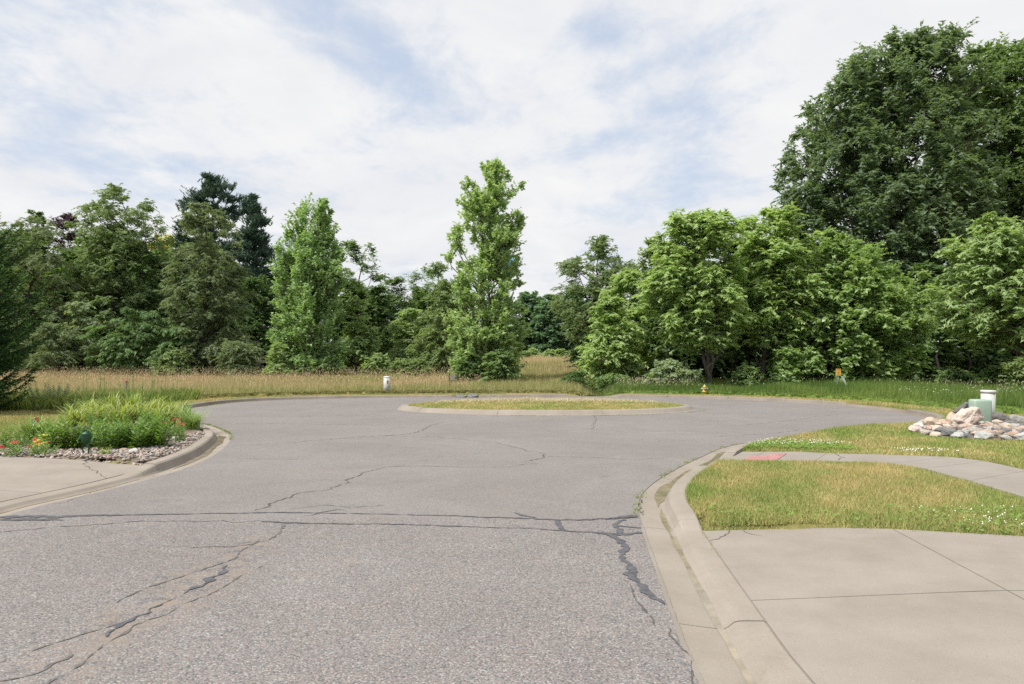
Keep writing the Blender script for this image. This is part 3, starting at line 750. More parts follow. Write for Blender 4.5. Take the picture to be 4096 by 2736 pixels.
NLEAF = 0; LEAF_SCALE = 1.24; NCL = 1.45
def crown_leaves(name, C, od, rc, sty, r, mtl, parent, sizej=.3, keep=None):
    global NLEAF
    s = STY[sty]; n = len(C); T, Lf = s['T'], s['Lf']
    up = np.array([0, 0, 1.])
    rd = unit(r.standard_normal((n, T, 3)))
    d = unit(od[:, None] * s['a'] + rd * s['b'] + up * s['c'])
    off = r.standard_normal((n, T, 3)) * .28 * rc[:, None, None]; off[..., 2] *= s['flat']
    st = C[:, None] + off - d * (.35 * rc)[:, None, None]
    ln = rc[:, None] * (.75 + .65 * r.random((n, T)))
    t = (np.arange(Lf) + r.random((n, T, Lf))) / Lf
    dd = d.copy(); dd[..., 2] *= s['flat']
    pos = st[:, :, None] + dd[:, :, None] * (ln[:, :, None] * t)[..., None]
    pos[..., 2] -= s['droop'] * ln[:, :, None] * t ** 2
    tang = dd[:, :, None] * np.ones((1, 1, Lf, 1)); tang = tang + np.zeros_like(pos); tang[..., 2] -= 2 * s['droop'] * t
    lat = unit(np.cross(unit(tang), up) + 1e-3); sg = np.where(r.random((n, T, Lf, 1)) < .5, -1., 1.)
    ldir = unit(unit(tang) * .7 + lat * sg * .8 + r.standard_normal(pos.shape) * .25) - up * s['ld'] * (.5 + r.random((n, T, Lf, 1)))
    N = up * s['nu'] + od[:, None, None] * s['no'] + r.standard_normal(pos.shape) * s['nr']
    pos = pos.reshape(-1, 3); k = len(pos)
    L = LEAF_SCALE * s['L'] * (1 + sizej * (r.random(k) * 2 - 1)); W = LEAF_SCALE * s['W'] * (1 + sizej * (r.random(k) * 2 - 1))
    me = leaf_mesh(name, pos, ldir.reshape(-1, 3), N.reshape(-1, 3), L, W, tri=True)
    NLEAF += k
    return link(name, me, mtl, parent)

def limb(p0, p1, bend, r0, r1, k=6, r=None):
    t = np.linspace(0, 1, k)[:, None]; m = (p0 + p1) / 2 + bend
    p = (1 - t) ** 2 * p0 + 2 * t * (1 - t) * m + t ** 2 * p1
    if r is not None and k > 2: p[1:-1] += r.standard_normal((k - 2, 3)) * .035 * np.linalg.norm(p1 - p0)
    return p, np.linspace(r0, r1, k)

def make_tree(name, label, base_px, depth, prof, sty, leaf, bark, ncl, seed, cat='tree', group=None, trunk_r=.16, clear=None, dep=.85, shell=.40, forks=0, up=.45, rcs=1.0, lobe=1.15, nbr=None, fill=None, lean=0., gz=None, back=.55, parts=('trunk', 'crown')):
    """prof: [(photo row, left, right)...] from top to bottom at the given depth (metres)"""
    r = rng(seed)
    k = depth / F
    bx = (base_px - CX) * k; bz = float(ground_z(np.array([bx]), np.array([float(depth)]))[0]) if gz is None else gz
    zs = np.array([CAMZ - (v - HY) * k - bz for v, _, _ in prof]); xl = np.array([(a - base_px) * k for _, a, _ in prof]); xr = np.array([(b - base_px) * k for _, _, b in prof])
    o = np.argsort(zs); zs, xl, xr = zs[o], xl[o], xr[o]
    H = zs[-1]
    root = empty(name, (bx, depth, bz), label, cat, group); root['height'] = float(H)
    s = STY[sty]
    zz = np.linspace(max(zs[0], .05), H, 160); ww = np.interp(zz, zs, (xr - xl) / 2); pr = (ww + .9) ** 1.15; pr /= pr.sum()
    m = int(ncl * NCL); cl = clear or .06 * H
    ct = lambda q: np.stack([np.interp(q, zs, (xr + xl) / 2) * np.clip(q / (H * .5), 0, 1) + lean * q, 0 * q, q], -1)
    zt = np.linspace(-.15, H * .95, 12); tp = ct(np.maximum(zt, 0)); tp[:, 2] = zt
    tp[2:-1, :2] += r.standard_normal((9, 2)) * .012 * H
    tr_ = trunk_r * np.clip(1 - zt / H, .04, 1) ** .8; tr_[0] *= 1.35
    tz = lambda q: np.array([np.interp(q, zt, tp[:, i]) for i in range(3)])
    V, Fc = [], []; nb = 0
    def put(p, rr_, n=5):
        nonlocal nb
        v, f = tube_arrays(p, rr_, n); V.append(v); Fc.append(f + nb); nb += len(v)
    put(tp, tr_, 8)
    for fk in range(forks):
        zf = H * (.04 + .10 * r.random()); ang = (fk + r.random() * .6) * 2.3; sp = .16 * H
        p, rr_ = limb(tz(zf), np.array([tz(H * .75)[0] + sp * math.cos(ang), sp * math.sin(ang), H * (.72 + .15 * r.random())]), np.array([0, 0, 0.]), trunk_r * .62, .02, 9, r); put(p, rr_, 6)
    NB = nbr or int(np.clip(m / 5.2, 9, 90)); Rl = lobe * .5 * math.sqrt(max(.2, float((ww * 2).mean() * (H - max(zs[0], 0))) / NB))
    Cs, Rs, Ws = [], [], []
    zord = np.sort(r.choice(zz, NB, p=pr)); zord[-1] = H; zord[-2] = H * .97
    for i in range(NB):
        zE = zord[i]; w_ = np.interp(zE, zs, (xr - xl) / 2); cx_ = np.interp(zE, zs, (xr + xl) / 2)
        while True:
            a = r.random() * 2 * math.pi
            if math.sin(a) < .25 or r.random() < back: break
        rad = (.80 + .20 * r.random()) if r.random() < .74 else (.15 + .5 * r.random())
        we = max(w_ - .30 * Rl, .1)
        E = np.array([cx_ + we * rad * math.cos(a), min(we, we * .3 + H * .3) * dep * rad * math.sin(a), zE - .25 * Rl])
        hr = math.hypot(E[0] - tz(zE)[0], E[1])
        zb = min(max(zE - up * hr * (1 + .4 * r.random()) - .25 * Rl, cl * (.8 + .4 * r.random()) if zE > cl else .08 * H), H * .9)
        p0 = tz(zb); rb = min(trunk_r * .5, .018 + .017 * np.linalg.norm(E - p0)) * (1 - .5 * zb / H)
        bend = np.array([0, 0, .12 * hr * (1 if s['droop'] > .2 else -.8)])
        p, rr_ = limb(p0, E, bend, rb, rb * .35, 8, r); put(p, rr_, 5)
        K = max(2, int(m / NB * (.6 + .8 * r.random()) * (.5 + .5 * rad)))
        t = 1 - .68 * r.random(K) ** 1.25; tq = np.linspace(0, 1, 8)
        bp = np.stack([np.interp(t, tq, p[:, k_]) for k_ in range(3)], 1)
        jit = r.standard_normal((K, 3)) * Rl * np.array([.62, .62, .50 * s['flat'] + .15])
        Cc = bp + jit
        rc_ = np.minimum(s['rc'] * rcs * (.6 + .6 * r.random(K)), max(w_ * .85, .28))
        wz = np.interp(Cc[:, 2], zs, (xr - xl) / 2, left=w_ * .6, right=.15); cz = np.interp(Cc[:, 2], zs, (xr + xl) / 2)
        lim = np.maximum(wz - .33 * rc_, .05); Cc[:, 0] = cz + np.clip(Cc[:, 0] - cz, -lim, lim)
        Cc[:, 2] = np.minimum(Cc[:, 2], H - rc_ * (.35 * s['flat'] + (.65 if sty in ('oakbig', 'locust') else .1))); Cc[:, 2] = np.maximum(Cc[:, 2], zs[0])
        for j in range(K):
            st_ = bp[j] - (p[-1] - p[-2]) * .8; q, r2 = limb(st_, Cc[j] + (Cc[j] - st_) * .2, np.array([0, 0, .04]), rb * .35, .006, 3); put(q, r2, 3)
        Cs.append(Cc); Rs.append(rc_); Ws.append(np.full(K, w_))
    nf = int(m * (fill if fill is not None else dict(locust=.30, linden=.40, sumac=.35).get(sty, .5)))
    if nf:      # loose fill between the lobes
        z = r.choice(zz, nf * 3, p=pr) + (r.random(nf * 3) - .5) * H / 160
        w_ = np.interp(z, zs, (xr - xl) / 2); cx_ = np.interp(z, zs, (xr + xl) / 2); rc_ = np.minimum(s['rc'] * rcs * (.6 + .6 * r.random(nf * 3)), np.maximum(w_ * .85, .28))
        aa = r.random(nf * 3) * 6.283; rad = r.random(nf * 3) ** shell; we = np.maximum(w_ - rc_ * .7, .06 * w_ + .03)
        Pf = np.stack([cx_ + we * rad * np.cos(aa), np.minimum(we, we * .3 + H * .35) * dep * rad * np.sin(aa), np.minimum(z, H - rc_ * (1. if sty in ('oakbig', 'locust') else .5))], 1)
        kp = np.where((Pf[:, 1] < .15 * w_) | (r.random(nf * 3) < back))[0][:nf]; Pf = Pf[kp]
        C0 = np.concatenate(Cs)
        for q_ in Pf:
            j = np.argmin(((C0 - q_) ** 2).sum(1)); q, r2 = limb(C0[j], q_, np.array([0, 0, .03]), .014, .006, 2); put(q, r2, 3)
        Cs.append(Pf); Rs.append(rc_[kp]); Ws.append(w_[kp])
    C = np.concatenate(Cs); rc = np.concatenate(Rs); w = np.concatenate(Ws)
    me = fast_mesh('trunk', np.concatenate(V), np.concatenate(Fc)); smooth(me); link(parts[0], me, M[bark], root)
    axis = np.stack([np.interp(C[:, 2], zt, tp[:, 0]), 0 * C[:, 2], C[:, 2] - .35 * w - .1 * H * (C[:, 2] / H)], 1)
    crown_leaves(parts[1], C, unit(C - axis), rc, sty, r, M[leaf], root)
    return root

def copy_tree(root, u, depth, label, top, group=None, rz=0.):
    '''a further tree of the same kind: copies the root and each part (meshes shared), sized so its top meets photo row top'''
    k = depth / F; x = (u - CX) * k; z = float(ground_z(np.array([x]), np.array([float(depth)]))[0])
    o = root.copy(); COL.objects.link(o); o.location = (x, depth, z); o['label'] = label
    sc = (CAMZ - (top - HY) * k - z) / root['height']; o.scale = (sc, sc, sc); o.rotation_euler = (0, 0, rz)
    if group: o['group'] = group
    for ch in root.children:
        q = ch.copy(); COL.objects.link(q); q.parent = o
    return o
LV = lambda *a, **k: m_leaf(*a, **k)
M['l_oak'] = LV('leaf_oak', (0.107, 0.174, 0.103), (0.235, 0.307, 0.186), .47, .38, 0.28)
M['l_oak2'] = LV('leaf_oak_light', (0.112, 0.192, 0.083), (0.243, 0.334, 0.152), .47, .4, 0.28)
M['l_locust'] = LV('leaf_locust', (0.259, 0.386, 0.155), (0.486, 0.586, 0.288), .47, .5, 0.17)
M['l_locust2'] = LV('leaf_locust_deep', (0.223, 0.339, 0.162), (0.445, 0.534, 0.276), .47, .5, 0.17)
M['l_willow'] = LV('leaf_willow', (0.147, 0.219, 0.100), (0.305, 0.386, 0.209), .47, .5, 0.17)
M['l_willow2'] = LV('leaf_willow_dull', (0.142, 0.195, 0.108), (0.273, 0.329, 0.204), .47, .5, 0.17)
M['l_poplar'] = LV('leaf_poplar', (0.232, 0.365, 0.151), (0.487, 0.593, 0.325), .47, .38, 0.28)
M['l_poplar2'] = LV('leaf_poplar_deep', (0.209, 0.342, 0.151), (0.418, 0.547, 0.302), .47, .38, 0.28)
M['l_linden'] = LV('leaf_broad', (0.179, 0.305, 0.119), (0.420, 0.524, 0.234), .47, .35, 0.30)
M['l_pine'] = LV('needle_pine', (0.046, 0.093, 0.069), (0.107, 0.168, 0.121), .15, .55, .3)
M['l_sumac'] = LV('leaf_sumac', (0.105, 0.198, 0.079), (0.229, 0.328, 0.162), .47, .45, 0.22)
M['l_sumacpale'] = LV('leaf_sumac_pale', (0.199, 0.287, 0.173), (0.425, 0.485, 0.323), .47, .45, 0.22)
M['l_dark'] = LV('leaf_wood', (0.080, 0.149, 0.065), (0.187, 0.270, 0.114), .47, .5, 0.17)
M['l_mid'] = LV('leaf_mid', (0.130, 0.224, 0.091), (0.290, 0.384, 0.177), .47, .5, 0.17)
M['l_far'] = LV('leaf_far', (0.116, 0.215, 0.129), (0.221, 0.334, 0.199), .47, .6, 0.11)
M['l_purple'] = LV('leaf_purple', (0.065, 0.040, 0.062), (0.139, 0.084, 0.121), .2, .5, .3)
M['l_yellow'] = LV('leaf_yellow', (0.500, 0.500, 0.095), (0.500, 0.500, 0.194), .47, .5, 0.17)
M['l_bush'] = LV('leaf_bush', (0.160, 0.251, 0.103), (0.349, 0.417, 0.215), .47, .5, 0.17)

T = make_tree
# ---- left wood
T('olive_tree', 'rounded olive green tree at the far left behind the dark spruce', 165, 67, [(862, 80, 190), (885, 30, 300), (905, 10, 335), (1000, -70, 340), (1150, -110, 345), (1300, -120, 330), (1440, -90, 300)], 'willow', 'l_willow2', 'bark_dark', 130, 11, forks=2, clear=2.0)
T('olive_tree', 'tall twin-topped olive tree, tallest of the left wood\'s broadleaf trees', 430, 69, [(742, 425, 485), (790, 350, 600), (850, 325, 660), (930, 300, 685), (1050, 285, 670), (1180, 270, 650), (1330, 290, 640), (1450, 320, 620)], 'willow', 'l_willow', 'bark_dark', 270, 12, forks=3, trunk_r=.2, clear=2.)
T('vine_clad_tree', 'dark leafy tree inside the wood between the two big olive trees', 520, 71, [(960, 360, 620), (1080, 300, 660), (1200, 290, 690), (1400, 300, 700)], 'linden', 'l_dark', 'bark_dark', 110, 13, clear=1.5)
T('olive_tree', 'upright olive tree with visible forked dark trunk in front of the pine', 790, 63, [(812, 765, 850), (850, 730, 920), (930, 690, 960), (1050, 665, 985), (1180, 650, 1000), (1290, 660, 1010), (1360, 690, 1060), (1440, 760, 1050)], 'willow', 'l_willow2', 'bark_dark', 190, 14, forks=2, trunk_r=.2, clear=2.6)
T('white_pine', 'tall dark bluish pine rising highest above the left wood', 855, 82, [(702, 800, 920), (730, 728, 955), (790, 725, 970), (850, 690, 975), (900, 685, 1000), (1000, 690, 1030), (1200, 720, 1060), (1420, 740, 1060)], 'pine', 'l_pine', 'bark_dark', 190, 15, trunk_r=.24, up=-.05, rcs=1.05, shell=.6, nbr=70, lobe=.8)
T('white_pine', 'lower dark pine with broad right-hand boughs beside the tallest pine', 1010, 80, [(778, 975, 1015), (830, 955, 1050), (900, 940, 1100), (990, 930, 1102), (1060, 940, 1095), (1130, 945, 1115), (1250, 950, 1090), (1430, 960, 1090)], 'pine', 'l_pine', 'bark_dark', 160, 16, trunk_r=.2, up=-.05, rcs=1.0, shell=.6, nbr=60, lobe=.8)
T('dark_tree', 'dark green tree in the gap below the pines', 1010, 74, [(1110, 960, 1090), (1200, 930, 1130), (1400, 930, 1140)], 'linden', 'l_dark', 'bark_dark', 70, 17)
T('poplar', 'leafy poplar at the left edge of the meadow, shorter of the two', 1240, 61, [(802, 1285, 1308), (825, 1180, 1345), (900, 1160, 1362), (960, 1140, 1385), (1010, 1115, 1380), (1150, 1092, 1385), (1300, 1088, 1395), (1420, 1080, 1400), (1480, 1075, 1400)], 'poplar', 'l_poplar2', 'bark_grey', 330, 18, trunk_r=.17, up=1.5, nbr=66, lobe=.9, fill=.35, clear=.6)
T('locust_tree', 'airy locust crown showing above and right of the shorter poplar', 1420, 76, [(952, 1370, 1470), (1000, 1330, 1535), (1090, 1320, 1545), (1200, 1340, 1540), (1400, 1350, 1520)], 'locust', 'l_mid', 'bark_brown', 95, 19, forks=1)
T('locust_tree', 'low light green locust leaning out right of the shorter poplar', 1420, 63, [(1185, 1400, 1470), (1230, 1375, 1500), (1320, 1360, 1515), (1440, 1360, 1500)], 'locust', 'l_locust2', 'bark_brown', 55, 20, clear=.6)
T('wood_tree', 'round mid green tree on the skyline left of the tallest poplar', 1740, 88, [(1036, 1690, 1800), (1080, 1640, 1850), (1200, 1610, 1870), (1400, 1620, 1860)], 'locust', 'l_mid', 'bark_brown', 110, 21, rcs=1.25, forks=1)
T('wood_tree', 'mid green tree on the low skyline between the two poplars', 1580, 86, [(1100, 1560, 1610), (1140, 1500, 1640), (1250, 1470, 1660), (1400, 1480, 1660)], 'locust', 'l_mid', 'bark_brown', 85, 22, rcs=1.2)
T('wood_tree', 'shady tree just right of the shorter poplar, deep in the hollow', 1500, 72, [(1130, 1470, 1530), (1220, 1450, 1570), (1400, 1440, 1590)], 'locust', 'l_dark', 'bark_brown', 70, 23)
T('locust_tree', 'pale green locust thicket in the hollow between the poplars', 1640, 66, [(1220, 1610, 1690), (1290, 1570, 1720), (1380, 1550, 1740), (1470, 1550, 1740)], 'locust', 'l_locust2', 'bark_brown', 60, 24, clear=.4)
T('olive_tree', 'dull green dense tree touching the tallest poplar on its left', 1770, 63, [(1120, 1750, 1860), (1190, 1700, 1880), (1300, 1660, 1880), (1400, 1650, 1870), (1480, 1660, 1860)], 'willow', 'l_bush', 'bark_brown', 105, 25, clear=.6)
T('poplar', 'tallest poplar standing alone in the middle, sky showing through its top', 1950, 54, [(645, 1935, 1990), (690, 1900, 2020), (730, 1815, 2105), (860, 1800, 2105), (960, 1790, 2105), (1040, 1785, 2125), (1110, 1795, 2120), (1200, 1785, 2110), (1320, 1765, 2125), (1420, 1780, 2120), (1500, 1805, 2100)], 'poplar', 'l_poplar', 'bark_grey', 345, 26, trunk_r=.16, up=1.7, clear=.8, rcs=.88, nbr=74, lobe=.8, fill=.16)
# ---- gap and far line
def round_prof(u, v, w_, bot): return [(v, u - w_ * .16, u + w_ * .16), (v + 40, u - w_ * .42, u + w_ * .42), (v + 120, u - w_ * .55, u + w_ * .55), (bot, u - w_ * .55, u + w_ * .55)]
protos_far = []
for i, (u, v, w_, dd, lab) in enumerate([(2110, 1168, 150, 190, 'far tree in the distant treeline, right beside the tallest poplar'), (2200, 1172, 140, 186, 'far tree at the centre of the gap in the distant treeline'), (2300, 1160, 160, 192, 'far tree in the distant treeline behind the feathery olive tree'), (2000, 1175, 170, 185, 'far tree in the distant treeline hidden by the tallest poplar'), (1850, 1180, 190, 190, 'far tree in the distant treeline left of the tallest poplar'), (2420, 1155, 160, 188, 'far tree in the distant treeline behind the small locusts'), (2155, 1190, 130, 215, 'farthest tree of the distant treeline in the gap')]):
    if i < 2: protos_far.append(T('far_tree', lab, u, dd, round_prof(u, v, w_, 1424), 'far', 'l_far', 'bark_dark', 150, 30 + i, group='treeline beyond the meadow', trunk_r=.3, rcs=.9, clear=.5))
    else: copy_tree(protos_far[i % 2], u, dd, lab, v, rz=1.9 * i)
# ---- right of the gap
T('olive_tree', 'feathery olive tree with drooping twigs right of the gap in the trees', 2385, 72, [(945, 2385, 2440), (985, 2290, 2500), (1050, 2240, 2540), (1130, 2210, 2560), (1210, 2200, 2570), (1300, 2230, 2560), (1440, 2290, 2520)], 'willow', 'l_willow', 'bark_dark', 175, 41, forks=2, trunk_r=.18, clear=2.5)
T('wood_tree', 'dull green tree peeping out behind the first big locust\'s left side', 2600, 92, [(955, 2570, 2640), (1000, 2520, 2690), (1100, 2500, 2700), (1400, 2500, 2700)], 'oak', 'l_bush', 'bark_dark', 60, 42)
T('locust_tree', 'bright small locust standing nearest the ditch', 2475, 49, [(1175, 2420, 2470), (1230, 2370, 2530), (1330, 2335, 2560), (1400, 2320, 2575), (1470, 2345, 2560), (1520, 2390, 2540)], 'locust', 'l_locust', 'bark_brown', 95, 43, clear=.7, trunk_r=.07)
T('locust_tree', 'mid-height yellow-green locust tucked behind the small bright one', 2520, 56, [(1065, 2490, 2560), (1120, 2430, 2620), (1210, 2400, 2640), (1330, 2410, 2650), (1440, 2430, 2640)], 'locust', 'l_locust', 'bark_brown', 95, 44, clear=1.2, trunk_r=.1)
T('locust_tree', 'big multi-stemmed locust with its grey trunks right behind the hydrant', 2835, 46, [(828, 2800, 2890), (850, 2690, 2935), (930, 2640, 2965), (1040, 2590, 2970), (1150, 2560, 2985), (1250, 2580, 2990), (1330, 2660, 2985), (1390, 2720, 2960)], 'locust', 'l_locust', 'bark_grey', 290, 45, forks=3, trunk_r=.19, clear=2.8)
T('locust_tree', 'second big locust, right of the one behind the hydrant', 3045, 48, [(815, 3060, 3140), (850, 2980, 3200), (940, 2945, 3260), (1050, 2925, 3270), (1160, 2940, 3270), (1260, 2960, 3250), (1370, 2990, 3200)], 'locust', 'l_locust', 'bark_grey', 240, 46, forks=2, trunk_r=.17, clear=3.0)
T('broadleaf_tree', 'wide low dome-shaped broadleaf tree behind the yellow sign', 3400, 48.5, [(925, 3290, 3330), (985, 3260, 3420), (1010, 3250, 3540), (1080, 3200, 3590), (1180, 3140, 3680), (1280, 3110, 3710), (1380, 3090, 3700), (1450, 3080, 3650), (1510, 3110, 3560)], 'linden', 'l_linden', 'bark_dark', 400, 47, trunk_r=.16, clear=.4, forks=3, up=.8)
T('oak', 'huge dark oak towering over everything on the right', 3560, 66, [(142, 3480, 3740), (168, 3440, 3790), (220, 3390, 3860), (330, 3290, 3950), (450, 3205, 3970), (570, 3150, 3950), (660, 3075, 3960), (760, 3090, 3970), (880, 3080, 3980), (1000, 3120, 3980), (1100, 3180, 3980), (1200, 3260, 3960)], 'oakbig', 'l_oak', 'bark_dark', 640, 48, trunk_r=.55, clear=6., up=.7)
T('oak', 'second oak at the right frame edge, its crown merging with the huge one', 4010, 68, [(158, 3930, 4110), (205, 3850, 4210), (300, 3800, 4260), (450, 3780, 4320), (650, 3800, 4360), (850, 3800, 4380), (1050, 3800, 4360), (1200, 3830, 4300)], 'oakbig', 'l_oak2', 'bark_dark', 400, 49, trunk_r=.45, clear=6., up=.7)
T('locust_tree', 'bright layered locust at the right frame edge with a leaning stem', 4110, 40, [(842, 3920, 3985), (900, 3870, 4130), (980, 3800, 4260), (1060, 3730, 4320), (1140, 3715, 4340), (1220, 3700, 4350), (1300, 3760, 4340), (1350, 3900, 4320)], 'locust', 'l_locust2', 'bark_brown', 210, 50, trunk_r=.14, clear=2.0, shell=.6)
# ---- the dark wood behind the right-hand trees
protos_w = []
for i, (u, v, w_, dd, lab) in enumerate([(2700, 1000, 260, 60, 'shaded tree deep in the wood behind the first big locust'), (2960, 960, 260, 62, 'shaded tree deep in the wood between the two big locusts'),
        (3200, 1000, 280, 64, 'shaded tree in the wood left of the broadleaf dome'), (3440, 1080, 300, 60, 'shaded tree hidden in the wood behind the broadleaf dome'), (3700, 1060, 320, 58, 'shaded tree in the black gap between dome and right locust'),
        (3900, 1050, 340, 60, 'shaded tree in the black wood behind the right locust'), (4140, 1020, 360, 62, 'shaded tree in the black wood at the right frame edge')]):
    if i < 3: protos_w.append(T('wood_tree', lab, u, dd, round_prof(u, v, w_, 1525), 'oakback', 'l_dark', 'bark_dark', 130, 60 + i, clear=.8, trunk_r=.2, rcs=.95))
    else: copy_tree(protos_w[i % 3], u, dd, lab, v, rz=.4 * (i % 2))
# bare lower stems seen in the shade under the locusts
for i, (u, dd, hh, lab) in enumerate([(2620, 53, 6.5, 'dark slim trunk in the shade left of the hydrant'), (2935, 51, 6, 'slim dark trunk just right of the hydrant\'s tree'), (2990, 50, 7, 'leaning slim trunk between the two big locusts'), (2350, 55, 3.6, 'short dark trunk under the small bright locust'), (3760, 55, 8, 'dark trunk in the black gap right of the dome'), (3870, 57, 9, 'dark trunk under the right locust')]):
    T('sapling', lab, u, dd, [(HY - (hh - 2.7) * F / dd, u - 20, u + 20), (HY - (hh * .55 - 2.7) * F / dd, u - 70, u + 70), (HY - (hh * .35 - 2.7) * F / dd, u - 60, u + 60)], 'linden', 'l_dark', 'bark_dark', 14, 80 + i, trunk_r=.11, clear=2.)
# far colour notes on the skyline
T('purple_tree', 'small dark purple tree top on the left skyline', 268, 112, [(852, 240, 290), (880, 222, 312), (1000, 215, 320), (1400, 210, 320)], 'oak', 'l_purple', 'bark_dark', 60, 90, rcs=1.1)
T('skyline_tree', 'tiny dark green tree top on the left skyline', 155, 110, [(846, 140, 172), (870, 130, 185), (1000, 110, 200), (1400, 110, 200)], 'oak', 'l_dark', 'bark_dark', 40, 91)
T('yellow_tree', 'small bright yellow tree glimpsed between the left olive trees', 655, 100, [(938, 640, 680), (960, 610, 700), (1050, 590, 720), (1400, 600, 710)], 'oak', 'l_yellow', 'bark_dark', 45, 92)
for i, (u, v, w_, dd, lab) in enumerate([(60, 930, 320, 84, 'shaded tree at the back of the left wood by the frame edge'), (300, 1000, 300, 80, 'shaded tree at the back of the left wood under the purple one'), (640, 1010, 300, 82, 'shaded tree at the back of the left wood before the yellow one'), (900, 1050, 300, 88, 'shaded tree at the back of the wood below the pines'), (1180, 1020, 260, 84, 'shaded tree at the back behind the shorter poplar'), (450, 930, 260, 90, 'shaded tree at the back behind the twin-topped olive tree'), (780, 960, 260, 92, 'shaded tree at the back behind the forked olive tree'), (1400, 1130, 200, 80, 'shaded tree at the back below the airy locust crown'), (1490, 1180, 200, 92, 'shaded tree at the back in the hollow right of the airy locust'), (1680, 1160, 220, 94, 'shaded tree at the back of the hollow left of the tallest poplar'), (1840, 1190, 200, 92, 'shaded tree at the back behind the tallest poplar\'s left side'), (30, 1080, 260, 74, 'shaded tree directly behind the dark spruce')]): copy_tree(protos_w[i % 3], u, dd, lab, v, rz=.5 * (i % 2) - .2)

# ---- shrubs at the wood's edge
def shrub(name, label, u, d, prof, sty, leaf, n, seed, group=None, clear=.3, cat='shrub', rcs=1., **k):
    return make_tree(name, label, u, d, prof, sty, leaf, 'bark_dark', n, seed, cat=cat, group=group, trunk_r=k.pop('trunk_r', .05), clear=clear, forks=k.pop('forks', 4), rcs=rcs, parts=('stems', 'foliage'), **k)
shrub('sumac_shrub', 'wide blue-green sumac dome in front of the left wood', 520, 62, [(1228, 460, 610), (1265, 380, 690), (1330, 355, 730), (1400, 370, 730), (1450, 420, 700)], 'sumac', 'l_sumac', 95, 110, clear=1.0, forks=6)
shrub('sumac_shrub', 'pale silvery green sumac left of the big sumac dome', 320, 64, [(1200, 290, 370), (1240, 255, 400), (1330, 240, 400), (1400, 260, 390)], 'sumac', 'l_sumacpale', 38, 111, clear=1.2, forks=5)
shrub('sumac_shrub', 'small sumac at the right foot of the big dome', 690, 61, [(1300, 640, 760), (1360, 620, 790), (1440, 630, 790)], 'sumac', 'l_sumac', 36, 112, forks=4)
shrub('dark_shrub', 'dull brown-green shrub beside the spruce at the meadow edge', 230, 62, [(1290, 160, 290), (1350, 130, 340), (1440, 140, 340)], 'willow', 'l_willow2', 40, 113, clear=.7, forks=6)
shrub('olive_shrub', 'olive shrub at the foot of the forked olive tree', 960, 60, [(1365, 920, 1010), (1400, 880, 1050), (1480, 870, 1055)], 'willow', 'l_willow2', 42, 114)
shrub('green_shrub', 'dull green shrub left of the forked trunk\'s foot', 700, 60, [(1395, 660, 740), (1430, 620, 770), (1485, 620, 770)], 'willow', 'l_bush', 32, 115)
shrub('green_shrub', 'light green shrub at the foot of the shorter poplar', 1120, 59, [(1380, 1090, 1150), (1430, 1068, 1170), (1490, 1065, 1180)], 'bush', 'l_locust2', 36, 116)
shrub('green_shrub', 'fresh green shrub between poplar and pale locust thicket', 1515, 60, [(1405, 1490, 1545), (1440, 1465, 1560), (1480, 1460, 1570)], 'locust', 'l_locust2', 22, 117)
shrub('green_shrub', 'low olive brush at the meadow edge in the hollow', 1640, 60, [(1440, 1590, 1700), (1470, 1550, 1730), (1492, 1550, 1740)], 'bush', 'l_bush', 40, 118)
shrub('green_shrub', 'fresh leafy shoots at the right foot of the tallest poplar', 1985, 51, [(1390, 1950, 2020), (1440, 1925, 2050), (1510, 1930, 2050)], 'locust', 'l_mid', 30, 119)
shrub('green_shrub', 'dark brush under the left side of the tallest poplar', 1870, 52, [(1450, 1840, 1900), (1490, 1810, 1920), (1530, 1810, 1920)], 'bush', 'l_dark', 26, 120)
shrub('green_shrub', 'broad-leaved shrub at the ditch below the small bright locust', 2440, 46, [(1505, 2410, 2480), (1530, 2385, 2510), (1565, 2390, 2510)], 'bush', 'l_mid', 32, 121)
shrub('green_shrub', 'weedy shrub on the left bank of the ditch', 2300, 47, [(1492, 2280, 2330), (1520, 2260, 2345), (1560, 2270, 2345)], 'bush', 'l_dark', 20, 122)
shrub('grey_shrub', 'grey-green shrub left of the hydrant', 2680, 45, [(1445, 2620, 2760), (1490, 2580, 2790), (1545, 2600, 2790)], 'bush', 'l_sumacpale', 40, 123)
shrub('green_shrub', 'yellow-green shrub between the hydrant and the second locust', 2980, 45, [(1470, 2945, 3030), (1505, 2925, 3050), (1550, 2935, 3040)], 'bush', 'l_mid', 24, 124)
shrub('green_shrub', 'light green brush at the left foot of the broadleaf dome', 3140, 46, [(1400, 3100, 3180), (1450, 3070, 3200), (1520, 3070, 3190)], 'linden', 'l_linden', 28, 125)
shrub('green_shrub', 'fresh green shrub in front of the black gap', 3820, 44, [(1462, 3790, 3870), (1490, 3750, 3910), (1530, 3760, 3900)], 'locust', 'l_mid', 22, 126)
shrub('green_shrub', 'bright green shrub near the white marker pipe', 3990, 42, [(1455, 3950, 4020), (1490, 3920, 4060), (1535, 3930, 4060)], 'locust', 'l_mid', 22, 127)
shrub('green_shrub', 'leafy shrub at the right frame edge behind the rocks', 4110, 38, [(1440, 4060, 4180), (1490, 4030, 4200), (1570, 4040, 4200)], 'bush', 'l_bush', 36, 128)
